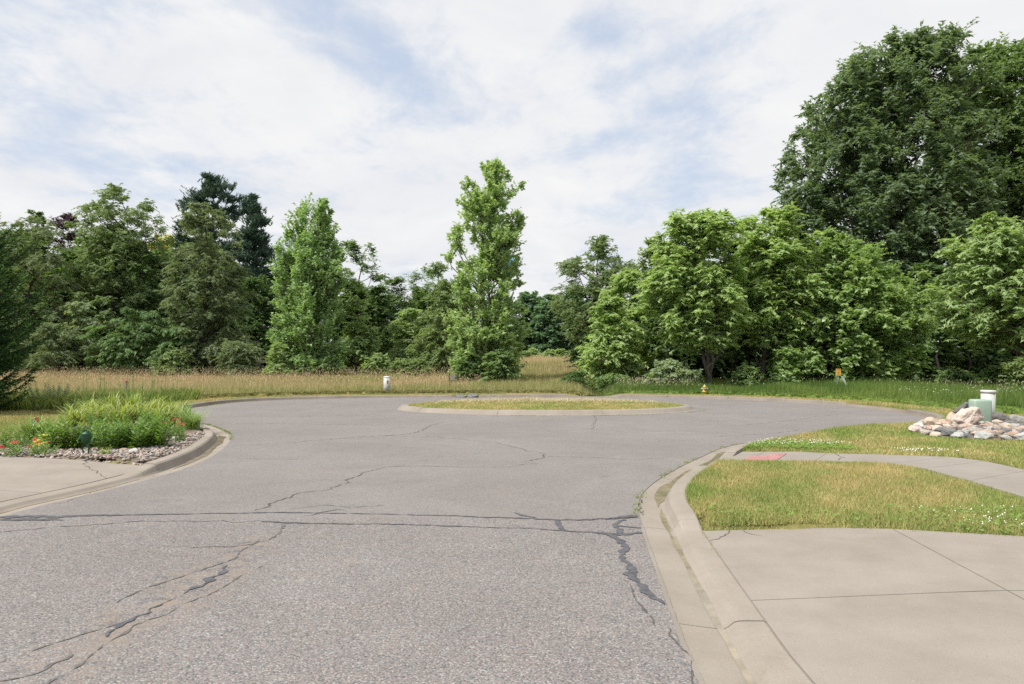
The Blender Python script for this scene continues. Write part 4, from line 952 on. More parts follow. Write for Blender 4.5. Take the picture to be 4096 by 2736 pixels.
for i, (u, dd, v) in enumerate([(2130, 120, 1395), (2195, 118, 1400), (2240, 122, 1398), (2100, 112, 1408)]):
    shrub('far_shrub', ['second pale shrub from the left, far out in the meadow gap', 'third pale shrub from the left, far out in the meadow gap', 'rightmost pale shrub far out in the meadow gap', 'leftmost pale shrub far out in the meadow gap beside the tallest poplar'][i], u, dd, [(v, u - 15, u + 15), (v + 18, u - 28, u + 28), (v + 38, u - 28, u + 28)], 'oak', 'l_locust2', 10, 140 + i, group='shrubs far out in the meadow gap', rcs=.5, forks=1)

# ------------------------------------------------------------------ spruce at the left edge
def spruce():
    r = rng(77); bx, by = -19.15, 24.2; bz = float(ground_z(np.array([bx]), np.array([by]))[0]); H = 10.3
    root = empty('spruce', (bx, by, bz), 'dark green spruce with upswept bough tips at the left frame edge', 'tree')
    mb = MB(); mb.tube([(0, 0, -.1), (0, 0, H * .5), (0, 0, H)], [.17, .10, .01], 8); mb.build('trunk', M['bark_dark'], root, True)
    V, Fc, nb = [], [], 0; LP, LD, LN, LL, tip = [], [], [], [], []
    z = .25
    while z < H - .1:
        Rm = float(np.interp(z, [0, .8, 2.1, 4.9, 7.2, 9., 10.3], [2.1, 2.6, 3.2, 2.30, 1.05, .35, .05]))
        nbq = int(9 + 6 * (1 - z / H)); a0 = r.random() * 6.28
        for k in range(nbq):
            a = a0 + 6.283 * (k + .6 * r.random()) / nbq; ln = Rm * (.72 + .42 * r.random())
            h = np.array([math.cos(a), math.sin(a), 0]); side = np.array([-h[1], h[0], 0])
            n = 8; t = np.linspace(0, 1, n)[:, None]
            rise = .42 * (z / H) + .03
            p = np.array([0, 0, z]) + h * ln * t + np.array([0, 0, 1.]) * ln * (rise * t - .34 * (1 - z / H) * t ** 1.2 + .46 * t ** 3)
            v, f = tube_arrays(p, np.linspace(.028, .006, n), 4); V.append(v); Fc.append(f + nb); nb += len(v)
            m = max(6, int(ln / .085))
            tt = np.linspace(.16, 1.0, m)
            for q in tt:
                c = np.array([np.interp(q, t[:, 0], p[:, i]) for i in range(3)])
                tl = (.10 + .42 * (1 - q) ** .8 * min(1, ln / 2)) * (.7 + .6 * r.random()) + .08
                for sg in (-1, 1):
                    d = unit(h * .75 + side * sg * .85 + np.array([0, 0, -.22 + .45 * q + .12 * r.standard_normal()]))
                    ks = max(4, int(tl / .034))
                    tq = np.linspace(.0, 1, ks)[:, None]
                    LP.append(c + d * tl * tq + np.array([0, 0, -.12 * tl]) * tq ** 2); LD.append(np.repeat(d[None], ks, 0)); tip.append(np.repeat(q, ks) * tq[:, 0])
            ks = 8; tq = np.linspace(.9, 1.06, ks)[:, None]; d = unit(p[-1] - p[-2]); LP.append(p[-1] + d * (tq - 1) * 1.2); LD.append(np.repeat(d[None], ks, 0)); tip.append(np.ones(ks))
        z += .36 - .010 * z
    P = np.concatenate(LP); Dd = np.concatenate(LD); tp = np.concatenate(tip)
    vis = (P[:, 0] > .15); P, Dd, tp = P[vis], Dd[vis], tp[vis]
    n = len(P); nd = unit(Dd * .75 + r.standard_normal((n, 3)) * .55 + np.array([0, 0, .12]))
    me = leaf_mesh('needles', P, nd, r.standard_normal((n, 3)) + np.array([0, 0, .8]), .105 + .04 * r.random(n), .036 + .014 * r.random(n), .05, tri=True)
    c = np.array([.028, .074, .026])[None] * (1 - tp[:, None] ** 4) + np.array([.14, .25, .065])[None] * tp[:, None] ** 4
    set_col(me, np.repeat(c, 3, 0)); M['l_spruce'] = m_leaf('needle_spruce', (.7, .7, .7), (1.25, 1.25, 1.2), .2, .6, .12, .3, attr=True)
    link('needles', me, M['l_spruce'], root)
    me = fast_mesh('boughs', np.concatenate(V), np.concatenate(Fc)); tag(link('boughs', me, M['twig'], root), kind='stuff')
    global NLEAF; NLEAF += n
spruce()

# ------------------------------------------------------------------ grasses
_nr = rng(321); _K = _nr.standard_normal((14, 2)); _PH = _nr.random(14) * 6.28
def vnoise(x, y, s):
    """smooth patchiness 0..1"""
    v = 0
    for i in range(14): v = v + np.sin((x * _K[i, 0] + y * _K[i, 1]) * s * (1 + .35 * (i % 4)) + _PH[i] + .8 * np.sin((x * _K[i, 1] - y * _K[i, 0]) * s * .5))
    return np.clip(.5 + v / 11., 0, 1)
def blades(name, x, y, z, h, w, lean, cols, m, kind='stuff', droop=None, label=None, cat=None, wind=(0., 0.)):
    r = rng(len(x) + 7); n = len(x); a = r.random(n) * 6.283; b = r.random(n) * 6.283
    P = np.stack([x, y, z], 1); s = np.stack([np.cos(a), np.sin(a), 0 * a], 1) * (w / 2)[:, None]
    ll = lean * np.abs(r.standard_normal(n)) * h
    off = np.stack([np.cos(b) * ll + wind[0] * h, np.sin(b) * ll + wind[1] * h, h * np.sqrt(np.clip(1 - np.minimum(lean, .9) ** 2 * .4, .2, 1)) * np.ones(n)], 1)
    if droop is None:
        V = np.stack([P - s, P + s, P + off], 1).reshape(-1, 3); k = 3
    else:
        mid = P + off * np.array([.45, .45, .62]); V = np.stack([P - s, P + s, mid + s * .7, P + off - np.array([0, 0, 1.]) * (droop * h)[:, None]], 1).reshape(-1, 3); k = 4
    me = fast_mesh(name, V, np.arange(n * k, dtype=np.int32).reshape(-1, k)); set_col(me, np.repeat(cols, k, 0))
    o = link(name, me, m); tag(o, label, cat, None, kind); return o
def scatter(x0, x1, y0, y1, dens, seed, cond=None, margin=.8):
    r = rng(seed); n = int((x1 - x0) * (y1 - y0) * dens); x = x0 + (x1 - x0) * r.random(n); y = y0 + (y1 - y0) * r.random(n)
    k = np.abs(x) < y * .735 + margin; x, y = x[k], y[k]
    if cond is not None: k = cond(x, y); x, y = x[k], y[k]
    return x, y, r
def lawn_ok(x, y, emin=.60):
    return (edge_d(x, y) > emin) & ~in_poly(DRIVE_R, x, y) & ~in_poly(DRIVE_L, x, y) & ~in_poly(WALK, x, y) & ~in_poly(BED, x, y) & ~in_poly(ROCKBED, x, y)
def lawn_col(x, y, r, dry=.0):
    t = np.clip(vnoise(x, y, 1.6) * .75 + vnoise(x + 9, y, 5.) * .45 - .18 + dry, 0, 1); t = np.clip(t + r.standard_normal(len(x)) * .20, 0, 1)[:, None]
    g = np.array([.245, .335, .095]); d = np.array([.580, .460, .250])
    c = g * (1 - t) + d * t
    return c * (.8 + .4 * r.random((len(x), 1)))
# near lawn between drive and walk
x, y, r = scatter(1.8, 8.2, 6.6, 13.2, 5200, 1, lambda x, y: lawn_ok(x, y) & (y < 12.9) & (x < 6.7))
blades('lawn_grass', x, y, ground_z(x, y), (.028 + .040 * r.random(len(x))) * (1 + .5 * vnoise(x, y, 2.2)), .006 + .006 * r.random(len(x)), .55, lawn_col(x, y, r, .02), M['lawn'], label='mown lawn between the driveway and the sidewalk', cat='grass')
# longer unmown fringe along slabs and kerbs
def fringe(poly, n, seed, spread=.05):
    r = rng(seed); p = resample(np.vstack([poly]), .02); i = r.integers(0, len(p), n); q = p[i] + r.standard_normal((n, 2)) * spread; return q[:, 0], q[:, 1], r
fx, fy, r = [], [], rng(4)
for poly, n, sp in ((WALK_L[1:], 5200, .05), (np.array([(2.15, 7.95), (3.4, 7.58), (5.0, 7.13), (7.5, 6.4)]), 4200, .05), (WALK_U, 4200, .05), (OFFL[s_ := np.where((EDGE[:, 0] > 1) & (EDGE[:, 1] > 8.2) & (EDGE[:, 1] < 28))[0]], 9000, .06)):
    a, b, _ = fringe(poly, n, 5 + n, sp); fx.append(a); fy.append(b)
x = np.concatenate(fx); y = np.concatenate(fy); k = (edge_d(x, y) > .6) & ~in_poly(WALK, x, y) & ~((x > 3) & (x < 4.3) & (y > 12.7) & (y < 14.0)); x, y = x[k], y[k]
blades('lawn_fringe', x, y, ground_z(x, y) - .01, .045 + .08 * rng(6).random(len(x)) ** 3, .006 + .006 * rng(7).random(len(x)), .5, lawn_col(x, y, rng(8), -.15), M['lawn'], label='longer grass fringe along the slabs and curb on the right', cat='grass')
# lawn beyond the walk with the stone bed
x, y, r = scatter(4, 25, 12.4, 31, 1250, 2, lambda x, y: lawn_ok(x, y) & ((y > 13.) | (x > 8)) & (x > y * .15))
blades('lawn_grass', x, y, ground_z(x, y), (.03 + .04 * r.random(len(x))) * (1 + .7 * np.exp(-(((x - 8.5) / 3) ** 2 + ((y - 18.6) / 1.4) ** 2))), .010 + .010 * r.random(len(x)), .55, lawn_col(x, y, r, -.06), M['lawn'], label='mown lawn around the stone bed on the right', cat='grass')
x, y, r = scatter(8, 16.5, 6.2, 13.2, 1200, 12, lambda x, y: lawn_ok(x, y))
blades('lawn_grass', x, y, ground_z(x, y), .04 + .05 * r.random(len(x)), .009 + .009 * r.random(len(x)), .55, lawn_col(x, y, r, -.05), M['lawn'], label='strip of lawn right of the sidewalk', cat='grass')
# mown strip behind the far kerb
def strip_ok(x, y): e = edge_d(x, y); return (e > .6) & (e < 2.3) & (y > 24)
x, y, r = scatter(-16, 18, 23, 42, 720, 3, strip_ok)
blades('verge_grass', x, y, ground_z(x, y), .04 + .06 * r.random(len(x)), .016 + .016 * r.random(len(x)), .6, lawn_col(x, y, r, .22), M['lawn'], label='narrow mown yellowish verge behind the far curb', cat='grass')
# left lawn under the spruce
x, y, r = scatter(-26, -7, 14, 30, 900, 9, lambda x, y: lawn_ok(x, y) & (x < -9) & ~((y > 26.3) & (x > -17)))
blades('lawn_grass', x, y, ground_z(x, y), .04 + .05 * r.random(len(x)), .011 + .012 * r.random(len(x)), .6, lawn_col(x, y, r, .10), M['lawn'], label='mown lawn behind the garden bed, shaded by the spruce', cat='grass')
# island
r = rng(15); n = 62000; a = r.random(n) * 6.283; q = np.sqrt(r.random(n)); x = ISL_C[0] + (ISL_R[0] - .80) * q * np.cos(a); y = ISL_C[1] + (ISL_R[1] - .80) * q * np.sin(a)
col = lawn_col(x, y, r, .10)
blades('island_grass', x, y, road_z(x, y) + isl_h(x, y) - .005, .03 + .07 * r.random(n), .012 + .012 * r.random(n), .8, col, M['lawn'], label='dry yellowish mown grass on the traffic island', cat='grass')
n = 9000; u = r.random(n); x = 1.0 + 5.4 * (u * 2 - 1) * .92 + r.standard_normal(n) * .2; y = ISL_C[1] + 1.2 + .35 * np.sin(u * 9) + r.standard_normal(n) * .75
k = isl_h(x, y) > .15; x, y = x[k], y[k]; n = len(x)
hp = .10 * np.exp(-((x - .6) / .5) ** 2 - ((y - 30.2) / .6) ** 2) + .03
strawc = np.array([.56, .49, .32])[None] * (.7 + .5 * r.random((n, 1)))
blades('straw', x, y, road_z(x, y) + isl_h(x, y) + .02 + (hp + .05) * r.random(n), .05 + .06 * r.random(n), .016 + .012 * r.random(n), 3.0, strawc, M['field'], label='heaps of pale cut straw along the top of the island', cat='straw')
# weeds in the joint between asphalt and gutter
wx, wy = [], []; r = rng(19)
for (a, b, cnt) in ((s_at(-6.6, 17.0), s_at(-9.2, 21.7), 420), (s_at(1.9, 10.2), s_at(1.45, 8.3), 90), (s_at(-12.6, 27.5), s_at(-12.0, 35), 300), (s_at(5.2, 16.4), s_at(2.2, 11.2), 160)):
    nc = cnt // 12; sc = a + (b - a) * r.random(nc)
    for c in sc:
        m = 12; q = c + r.standard_normal(m) * .06; ex = r.standard_normal(m) * .03
        wx.append(np.interp(q, S, EDGE[:, 0]) + ex); wy.append(np.interp(q, S, EDGE[:, 1]) + r.standard_normal(m) * .02)
for c in r.random(46) ** 1.5 * 1.5 - 1.75:
    m = 14; q = c + r.standard_normal(m) * .03; wx.append(ISL_C[0] + (ISL_R[0] + .04) * np.cos(q) + r.standard_normal(m) * .03); wy.append(ISL_C[1] + (ISL_R[1] + .04) * np.sin(q) + r.standard_normal(m) * .03)
x = np.concatenate(wx); y = np.concatenate(wy)
blades('joint_weeds', x, y, road_z(x, y) + .0, .02 + .04 * r.random(len(x)), .012 + .01 * r.random(len(x)), .9, np.array([.24, .30, .08])[None] * (.7 + .6 * r.random((len(x), 1))), M['lawn'], label='small weeds in the joint between asphalt and gutter', cat='weeds')

# tall meadow, left and middle
def tall_ok(x, y): return (edge_d(x, y) > 2.1) & (y > 26)
def meadow_col(x, y, r):
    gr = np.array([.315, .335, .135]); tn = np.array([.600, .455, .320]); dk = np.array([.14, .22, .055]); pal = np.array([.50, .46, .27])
    e = edge_d(x, y); t = np.clip((e - 6.0 + 5.0 * (vnoise(x, y, .35) - .5)) / 3.0, 0, 1)
    t = t * np.clip(1.35 - vnoise(x + 40, y, .28) * 1.3, .05, 1)
    t = np.where(x > -2.5, t * np.interp(y, [40, 60, 80], [.15, .35, 1.]), t)
    t = np.clip(t * .80 + r.standard_normal(len(x)) * .2, 0, 1)[:, None]
    c = gr * (1 - t) + tn * t
    p = (r.random(len(x)) < .16)[:, None]; c = np.where(p, pal, c)
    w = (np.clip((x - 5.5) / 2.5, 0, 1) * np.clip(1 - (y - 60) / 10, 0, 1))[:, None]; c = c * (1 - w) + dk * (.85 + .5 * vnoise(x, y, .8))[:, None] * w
    return c * (.78 + .44 * r.random((len(x), 1)))
def tall(name, x0, x1, y0, y1, dens, seed, hh, label, cond=None, wid=(.016, .02), lean=.28, wind=(.05, 0), colf=None):
    x, y, r = scatter(x0, x1, y0, y1, dens, seed, (lambda a, b: tall_ok(a, b) & (cond(a, b) if cond else True)), margin=1.5)
    e = edge_d(x, y); h = hh * (.55 + .6 * r.random(len(x))) * np.clip(.35 + (e - 2.1) / 3.2, .3, 1) * (.45 + .6 * vnoise(x, y, .55) + .45 * vnoise(x + 5, y, 2.2))
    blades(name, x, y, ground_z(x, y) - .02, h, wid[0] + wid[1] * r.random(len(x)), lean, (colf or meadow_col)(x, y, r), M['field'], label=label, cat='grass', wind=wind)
    return x, y, r, h
tall('meadow_grass', -44, -2.5, 27, 66, 110, 21, .54, 'tall meadow grass, tan and green, left of the tallest poplar')
tall('meadow_grass', -2.5, 6.2, 39, 62, 150, 22, .60, 'tall green and straw meadow grass around the ditch')
tall('meadow_grass', -4, 14, 62, 128, 45, 23, .70, 'far tan meadow grass in the gap between the trees', wid=(.03, .04))
gcol = lambda x, y, r: ((np.array([.110, .205, .048]) * .85)[None] * (1 - vnoise(x, y, .7))[:, None] + (np.array([.230, .320, .080]) * .85)[None] * vnoise(x, y, .7)[:, None]) * (.7 + .6 * r.random((len(x), 1)))
tall('verge_tall_grass', 5.2, 36, 20, 51, 240, 24, .62, 'deep green tall grass below the trees on the right', colf=gcol, lean=.35)
# bent broad blades at the foot of the tall grass
x, y, r = scatter(-20, 34, 22, 44, 120, 25, lambda a, b: (edge_d(a, b) > 1.9) & (edge_d(a, b) < 3.4) & (b > 24))
cc = np.where((x > 5)[:, None], gcol(x, y, r) * 1.25, np.array([.24, .23, .09])[None] * (.6 + .8 * r.random((len(x), 1))))
blades('verge_tussocks', x, y, ground_z(x, y) - .02, .22 + .22 * r.random(len(x)), .022 + .02 * r.random(len(x)), 1.0, cc, M['field'], label='bent leafy tussocks along the front of the tall grass', cat='grass', droop=.35 + .3 * r.random(len(x)))
# green tall patch behind the garden bed, left
x, y, r = scatter(-26, -10.5, 25.5, 35, 250, 26, lambda a, b: (edge_d(a, b) > 1.6) & (vnoise(a, b, .9) > .18 + .07 * np.abs(b - 30)))
blades('tall_green_patch', x, y, ground_z(x, y) - .02, .25 + .42 * r.random(len(x)), .016 + .016 * r.random(len(x)), .32, gcol(x, y, r) * np.array([1.55, 1.3, 1.35]), M['field'], label='patch of tall fresh green grass behind the garden bed', cat='grass', droop=.1 * r.random(len(x)))
# seed heads over the tall grass
def heads(name, x0, x1, y0, y1, n, seed, hh, col, size, label, cat):
    r = rng(seed); x = x0 + (x1 - x0) * r.random(n); y = y0 + (y1 - y0) * r.random(n); k = tall_ok(x, y) & (np.abs(x) < y * .735 + 1); x, y = x[k], y[k]; n = len(x)
    z = ground_z(x, y) + hh * (.55 + .75 * r.random(n)); d = np.stack([r.standard_normal(n) * .35 + .15, r.standard_normal(n) * .35, np.ones(n)], 1)
    me = leaf_mesh(name, np.stack([x, y, z], 1), d, r.standard_normal((n, 3)), size * (.7 + .6 * r.random(n)), size * .28 * np.ones(n)); set_col(me, np.repeat(np.array(col)[None] * (.75 + .5 * r.random((n, 1))), 4, 0))
    tag(link(name, me, M['field']), label, cat, None, 'stuff')
heads('grass_seed_heads', -46, -2, 44, 66, 9000, 31, .62, (.62, .46, .34), .12, 'reddish tan seed heads over the left meadow', 'seed heads')
heads('grass_seed_heads', -38, 0, 57, 60.5, 3000, 32, .75, (.36, .34, .22), .14, 'pale nodding seed heads along the foot of the left wood', 'seed heads')
heads('grass_seed_heads', 6.3, 11, 41.5, 47, 900, 33, .60, (.46, .43, .31), .12, 'whitish plumes of wild grass left of the hydrant', 'seed heads')
heads('grass_seed_heads', 22, 31, 33, 44, 800, 34, .60, (.40, .38, .27), .12, 'pale weed plumes at the right frame edge behind the rocks', 'seed heads')
heads('grass_seed_heads', 12, 26, 41, 44, 120, 35, .75, (.46, .44, .32), .12, 'scattered pale seed heads near the yellow sign', 'seed heads')
def dots(name, x, y, z, s, m, label, cat, kind='stuff'):
    n = len(x); o = np.array([(1, 0, 0), (0, 1, 0), (-1, 0, 0), (0, -1, 0), (0, 0, 1), (0, 0, -1)]) * 1.0
    V = (np.stack([x, y, z], 1)[:, None] + o[None] * s[:, None, None]).reshape(-1, 3)
    f = np.array([(0, 1, 4), (1, 2, 4), (2, 3, 4), (3, 0, 4), (1, 0, 5), (2, 1, 5), (3, 2, 5), (0, 3, 5)])
    return tag(link(name, fast_mesh(name, V, (np.arange(n)[:, None, None] * 6 + f[None]).reshape(-1, 3)), m), label, cat, None, kind)
M['clover'] = m_plain('clover_white', (.72, .71, .62), .8, .2)
r = rng(41); n = 140; tt = r.random(n); x = 4.9 + 1.9 * tt ** 1.2 + r.standard_normal(n) * .12; y = 15.75 - .35 * tt - 1.15 * r.random(n) * (1 - .35 * tt); k = edge_d(x, y) > .62; x, y = x[k], y[k]
dots('clover_flowers', x, y, ground_z(x, y) + .075 + .03 * r.random(len(x)), .008 + .006 * r.random(len(x)), M['clover'], 'dense patch of white clover flowers by the tactile plate', 'flowers')
M['clover_leaf'] = m_leaf('clover_leaf', (.16, .28, .055), (.25, .37, .09), .35, .5, .3)
def clover_leaves(x, y, label):
    r = rng(len(x)); n = len(x); me = leaf_mesh('clover_leaves', np.stack([x, y, ground_z(x, y) + .03 + .04 * r.random(n)], 1), np.stack([r.standard_normal(n), r.standard_normal(n), .2 * r.random(n)], 1), np.stack([.3 * r.standard_normal(n), .3 * r.standard_normal(n), np.ones(n)], 1), .035 + .02 * r.random(n), .03 + .015 * r.random(n))
    tag(link('clover_leaves', me, M['clover_leaf']), label, 'leaves', None, 'stuff')
n = 2200; tt = r.random(n); x = 4.75 + 2.0 * tt + r.standard_normal(n) * .12; y = 15.6 - .5 * tt - 1.2 * r.random(n); k = lawn_ok(x, y); clover_leaves(x[k], y[k], 'dark clover leaves in the patch by the tactile plate')
n = 90; x = 4.55 + 1.75 * r.random(n); y = 7.35 + 1.0 * r.random(n) ** 1.4 - .1 * (x - 4.5); k = lawn_ok(x, y); x, y = x[k], y[k]
dots('clover_flowers', x, y, ground_z(x, y) + .06 + .03 * r.random(len(x)), .006 + .006 * r.random(len(x)), M['clover'], 'white clover flowers in the near lawn at the right frame edge', 'flowers')
n = 600; x = 4.3 + 2.1 * r.random(n); y = 7.1 + 1.3 * r.random(n) - .1 * (x - 4.5); k = lawn_ok(x, y); clover_leaves(x[k], y[k], 'dark clover leaves in the near lawn at the right frame edge')
n = 150; x = 2.2 + 1.9 * r.random(n) ** 1.5; y = 8.0 + .5 * r.random(n) - .27 * (x - 2.1); k = lawn_ok(x, y); clover_leaves(x[k], y[k], 'low clover leaves at the lawn corner beside the driveway')
n = 46; x = 7.3 + 1.1 * r.random(n); y = 13.5 + .5 * r.random(n); k = lawn_ok(x, y); x, y = x[k], y[k]
dots('clover_flowers', x, y, ground_z(x, y) + .06 + .02 * r.random(len(x)), .011 + .006 * r.random(len(x)), M['clover'], 'sparse clover flowers on the lawn behind the sidewalk bend', 'flowers')
n = 110; x = 18.0 + 7.5 * r.random(n); y = 31.0 + 5 * r.random(n); dots('meadow_flowers', x, y, ground_z(x, y) + .30 + .25 * r.random(n), .022 + .012 * r.random(n), M['clover'], 'white meadow flowers in the tall grass behind the stone bed', 'flowers')

# ------------------------------------------------------------------ garden bed on the left
M['bedsoil'] = m_plain('bed_soil', (.16, .13, .10), .95, .1, var=.35, nscale=3)
bz_ = lambda x, y: float(ground_z(np.array([x]), np.array([y]))[0])
bedp = resample(np.vstack([BED, BED[:1]]), .4)[:-1]
def bed_sheet():
    gx_ = np.arange(-14.6, -5.7, .12); gy_ = np.arange(12.0, 21.1, .12); A_, B_ = np.meshgrid(gx_, gy_); nxx = len(gx_)
    z = ground_z(A_.ravel(), B_.ravel()) + .012; inn = in_poly(BED, A_.ravel(), B_.ravel())
    i, j = np.meshgrid(np.arange(nxx - 1), np.arange(len(gy_) - 1)); k = (j * nxx + i).ravel(); q = np.stack([k, k + 1, k + nxx + 1, k + nxx], 1)
    q = q[inn[q].sum(1) >= 3]
    return tag(link('garden_bed', fast_mesh('garden_bed', np.stack([A_.ravel(), B_.ravel(), z], 1), q), M['bedsoil']), kind='structure')
bed_sheet()
def pebbles(name, poly, n, seed, s0, s1, m, label, cond=None, layers=1):
    r = rng(seed); lo, hi = poly.min(0), poly.max(0); x = lo[0] + (hi[0] - lo[0]) * r.random(n * 4); y = lo[1] + (hi[1] - lo[1]) * r.random(n * 4)
    k = in_poly(poly, x, y) & (cond(x, y) if cond else True); x, y = x[k][:n], y[k][:n]; n = len(x)
    z = ground_z(x, y) + .018 + .03 * r.random(n)
    bm = bmesh.new(); bmesh.ops.create_icosphere(bm, subdivisions=1, radius=1); o = np.array([v.co[:] for v in bm.verts]); f = np.array([[v.index for v in q.verts] for q in bm.faces]); bm.free()
    s = s0 + (s1 - s0) * r.random(n) ** 1.6; sc = np.stack([s * (.9 + .6 * r.random(n)), s * (.8 + .4 * r.random(n)), s * (.45 + .3 * r.random(n))], 1)
    a = r.random(n) * 6.28; c, sn = np.cos(a)[:, None], np.sin(a)[:, None]
    v = o[None] * sc[:, None] * (1 + .12 * r.standard_normal((n, len(o), 1))); V = np.stack([v[..., 0] * c - v[..., 1] * sn, v[..., 0] * sn + v[..., 1] * c, v[..., 2] + .25 * v[..., 0]], -1) + np.stack([x, y, z], 1)[:, None]
    me = fast_mesh(name, V.reshape(-1, 3), (np.arange(n)[:, None, None] * len(o) + f[None]).reshape(-1, 3)); smooth(me)
    return tag(link(name, me, m), label, 'gravel', None, 'stuff')
M['pebble'] = m_palette('river_pebble', [(0.367, 0.312, 0.265), (0.281, 0.242, 0.211), (0.437, 0.398, 0.359), (0.218, 0.195, 0.179), (0.343, 0.265, 0.211), (0.406, 0.335, 0.281), (0.257, 0.234, 0.234), (0.468, 0.437, 0.406), (0.312, 0.234, 0.195)])
vis_bed = lambda x, y: (np.abs(x) < y * .72 + .5) & ((y < 14.6) | (x > -7.6))
pebbles('river_gravel', BED, 5600, 51, .018, .042, M['pebble'], 'bed of rounded river gravel around the garden plants', vis_bed)

M['p_strap'] = m_leaf('daylily_leaf', (.17, .26, .055), (.50, .54, .19), .34, .42, .4, .2)
M['p_strapdark'] = m_leaf('lilyturf_leaf', (0.152, 0.264, 0.064), (0.344, 0.440, 0.160), .30, .42, .4, .3)
M['p_bluegrass'] = m_leaf('switchgrass_leaf', (0.176, 0.320, 0.104), (0.304, 0.464, 0.176), .3, .5, .3, .3)
M['p_leafy'] = m_leaf('perennial_leaf', (0.099, 0.200, 0.042), (0.240, 0.360, 0.090), .34, .4, .4, .3)
M['p_leafydark'] = m_leaf('perennial_leaf_deep', (0.077, 0.163, 0.035), (0.184, 0.288, 0.072), .34, .4, .4, .3)
M['p_hosta'] = m_leaf('hosta_yellow', (.42, .42, .06), (.66, .62, .14), .35, .42, .4, .2)
M['p_red'] = m_leaf('petal_red', (0.399, 0.021, 0.028), (0.589, 0.052, 0.055), .3, .55, .3, .1, tcol=(1.2, .6, .5, 1))
M['p_pink'] = m_leaf('petal_pink', (.62, .20, .30), (.70, .30, .38), .3, .55, .3, .1, tcol=(1, .8, .8, 1))
M['p_stem'] = m_leaf('stem_green', (0.144, 0.240, 0.056), (0.224, 0.320, 0.088), .1, .6, .3, .2)
M['p_core'] = m_plain('flower_core', (.10, .035, .02), .9, .2)

def strap_plant(name, label, x, y, n, h, spread, w, m, seed, group=None, scapes=0, cat='plant'):
    r = rng(seed); z0 = bz_(x, y) + .01; root = empty(name, (x, y, z0), label, cat, group)
    a = r.random(n) * 6.283; ln = h * (.65 + .6 * r.random(n)); out = spread * (.25 + .9 * r.random(n)); K = 6
    t = np.linspace(0, 1, K)[None, :, None]; d = np.stack([np.cos(a), np.sin(a), 0 * a], 1)[:, None]; sd = np.stack([-np.sin(a), np.cos(a), 0 * a], 1)[:, None]
    b0 = (r.standard_normal((n, 3)) * np.array([.07, .07, 0]))[:, None]
    p = b0 + d * (out[:, None, None] * t ** 1.5) + np.array([0, 0, 1.]) * (ln[:, None, None] * (1.55 * t - .85 * (.55 + .7 * r.random((n, 1, 1))) * t ** 2.4))
    wd = w * (.7 + .5 * r.random(n))[:, None, None] * np.array([.7, 1, 1, .9, .6, .06])[None, :, None] * .5
    V = np.stack([p - sd * wd, p + sd * wd], 2).reshape(n, K * 2, 3)
    f = np.array([(2 * i, 2 * i + 1, 2 * i + 3, 2 * i + 2) for i in range(K - 1)])
    link('leaves', fast_mesh('leaves', V.reshape(-1, 3), (np.arange(n)[:, None, None] * K * 2 + f[None]).reshape(-1, 4)), m, root)
    if scapes:
        mb = MB()
        for k in range(scapes):
            q = r.standard_normal(2) * .12; hh = h * (1.45 + .6 * r.random()); e = q + r.standard_normal(2) * .05
            mb.tube([(q[0], q[1], 0), (e[0] * .9, e[1] * .9, hh * .5), (e[0], e[1], hh)], [.008, .007, .006], 4)
            mb.lathe([(.004, 0), (.014, .02), (.011, .05), (.002, .08)], 5, Matrix.Translation((e[0], e[1], hh - .01)))
        mb.build('flower_stalks', M['p_stem'], root)
    return root
def leafy_plant(name, label, x, y, ns, h, rad, L, W, m, seed, group=None, flowers=None, cat='plant', dens=1.0):
    """upright stems with paired lance-shaped leaves"""
    r = rng(seed); z0 = bz_(x, y) + .01; root = empty(name, (x, y, z0), label, cat, group); mb = MB(); LP, LD, LL, tips = [], [], [], []
    for k in range(ns):
        a = r.random() * 6.283; q = rad * math.sqrt(r.random()); b = np.array([q * math.cos(a), q * math.sin(a), 0]); hh = h * (.7 + .4 * r.random()) * (1 - .35 * (q / rad) ** 2)
        e = b * 1.35 + np.array([r.standard_normal() * .03, r.standard_normal() * .03, hh]); b = b * .7; mb.tube([b, (b + e) / 2 + np.array([0, 0, .02]), e], [.006, .005, .003], 4); tips.append(e)
        nn = max(5, int(hh / .038 * dens)); t = np.linspace(.12, 1, nn); ph = r.random() * 3.14
        for i, s in enumerate(t):
            for g in (0, math.pi):
                aa = ph + i * 1.57 + g + r.standard_normal() * .25; LP.append(b + (e - b) * s); LD.append((math.cos(aa), math.sin(aa), .45 - .75 * (1 - s) * r.random() + .3 * s)); LL.append(1.1 - .5 * s)
    LP, LD, LL = np.array(LP), np.array(LD), np.array(LL); n = len(LP)
    me = leaf_mesh('leaves', LP, LD, np.array([0, 0, 1.]) + r.standard_normal((n, 3)) * .3, L * LL * (.75 + .5 * r.random(n)), W * LL * (.8 + .4 * r.random(n)), .15); link('leaves', me, m, root)
    mb.build('stems', M['p_stem'], root)
    if flowers:
        nf, fr, pet, fm = flowers
        for k in range(nf):
            e = tips[k % len(tips)] + np.array([r.standard_normal() * .03, r.standard_normal() * .03, .04 + .03 * r.random()]); flower(e, fr, pet, fm, root, r)
    return root
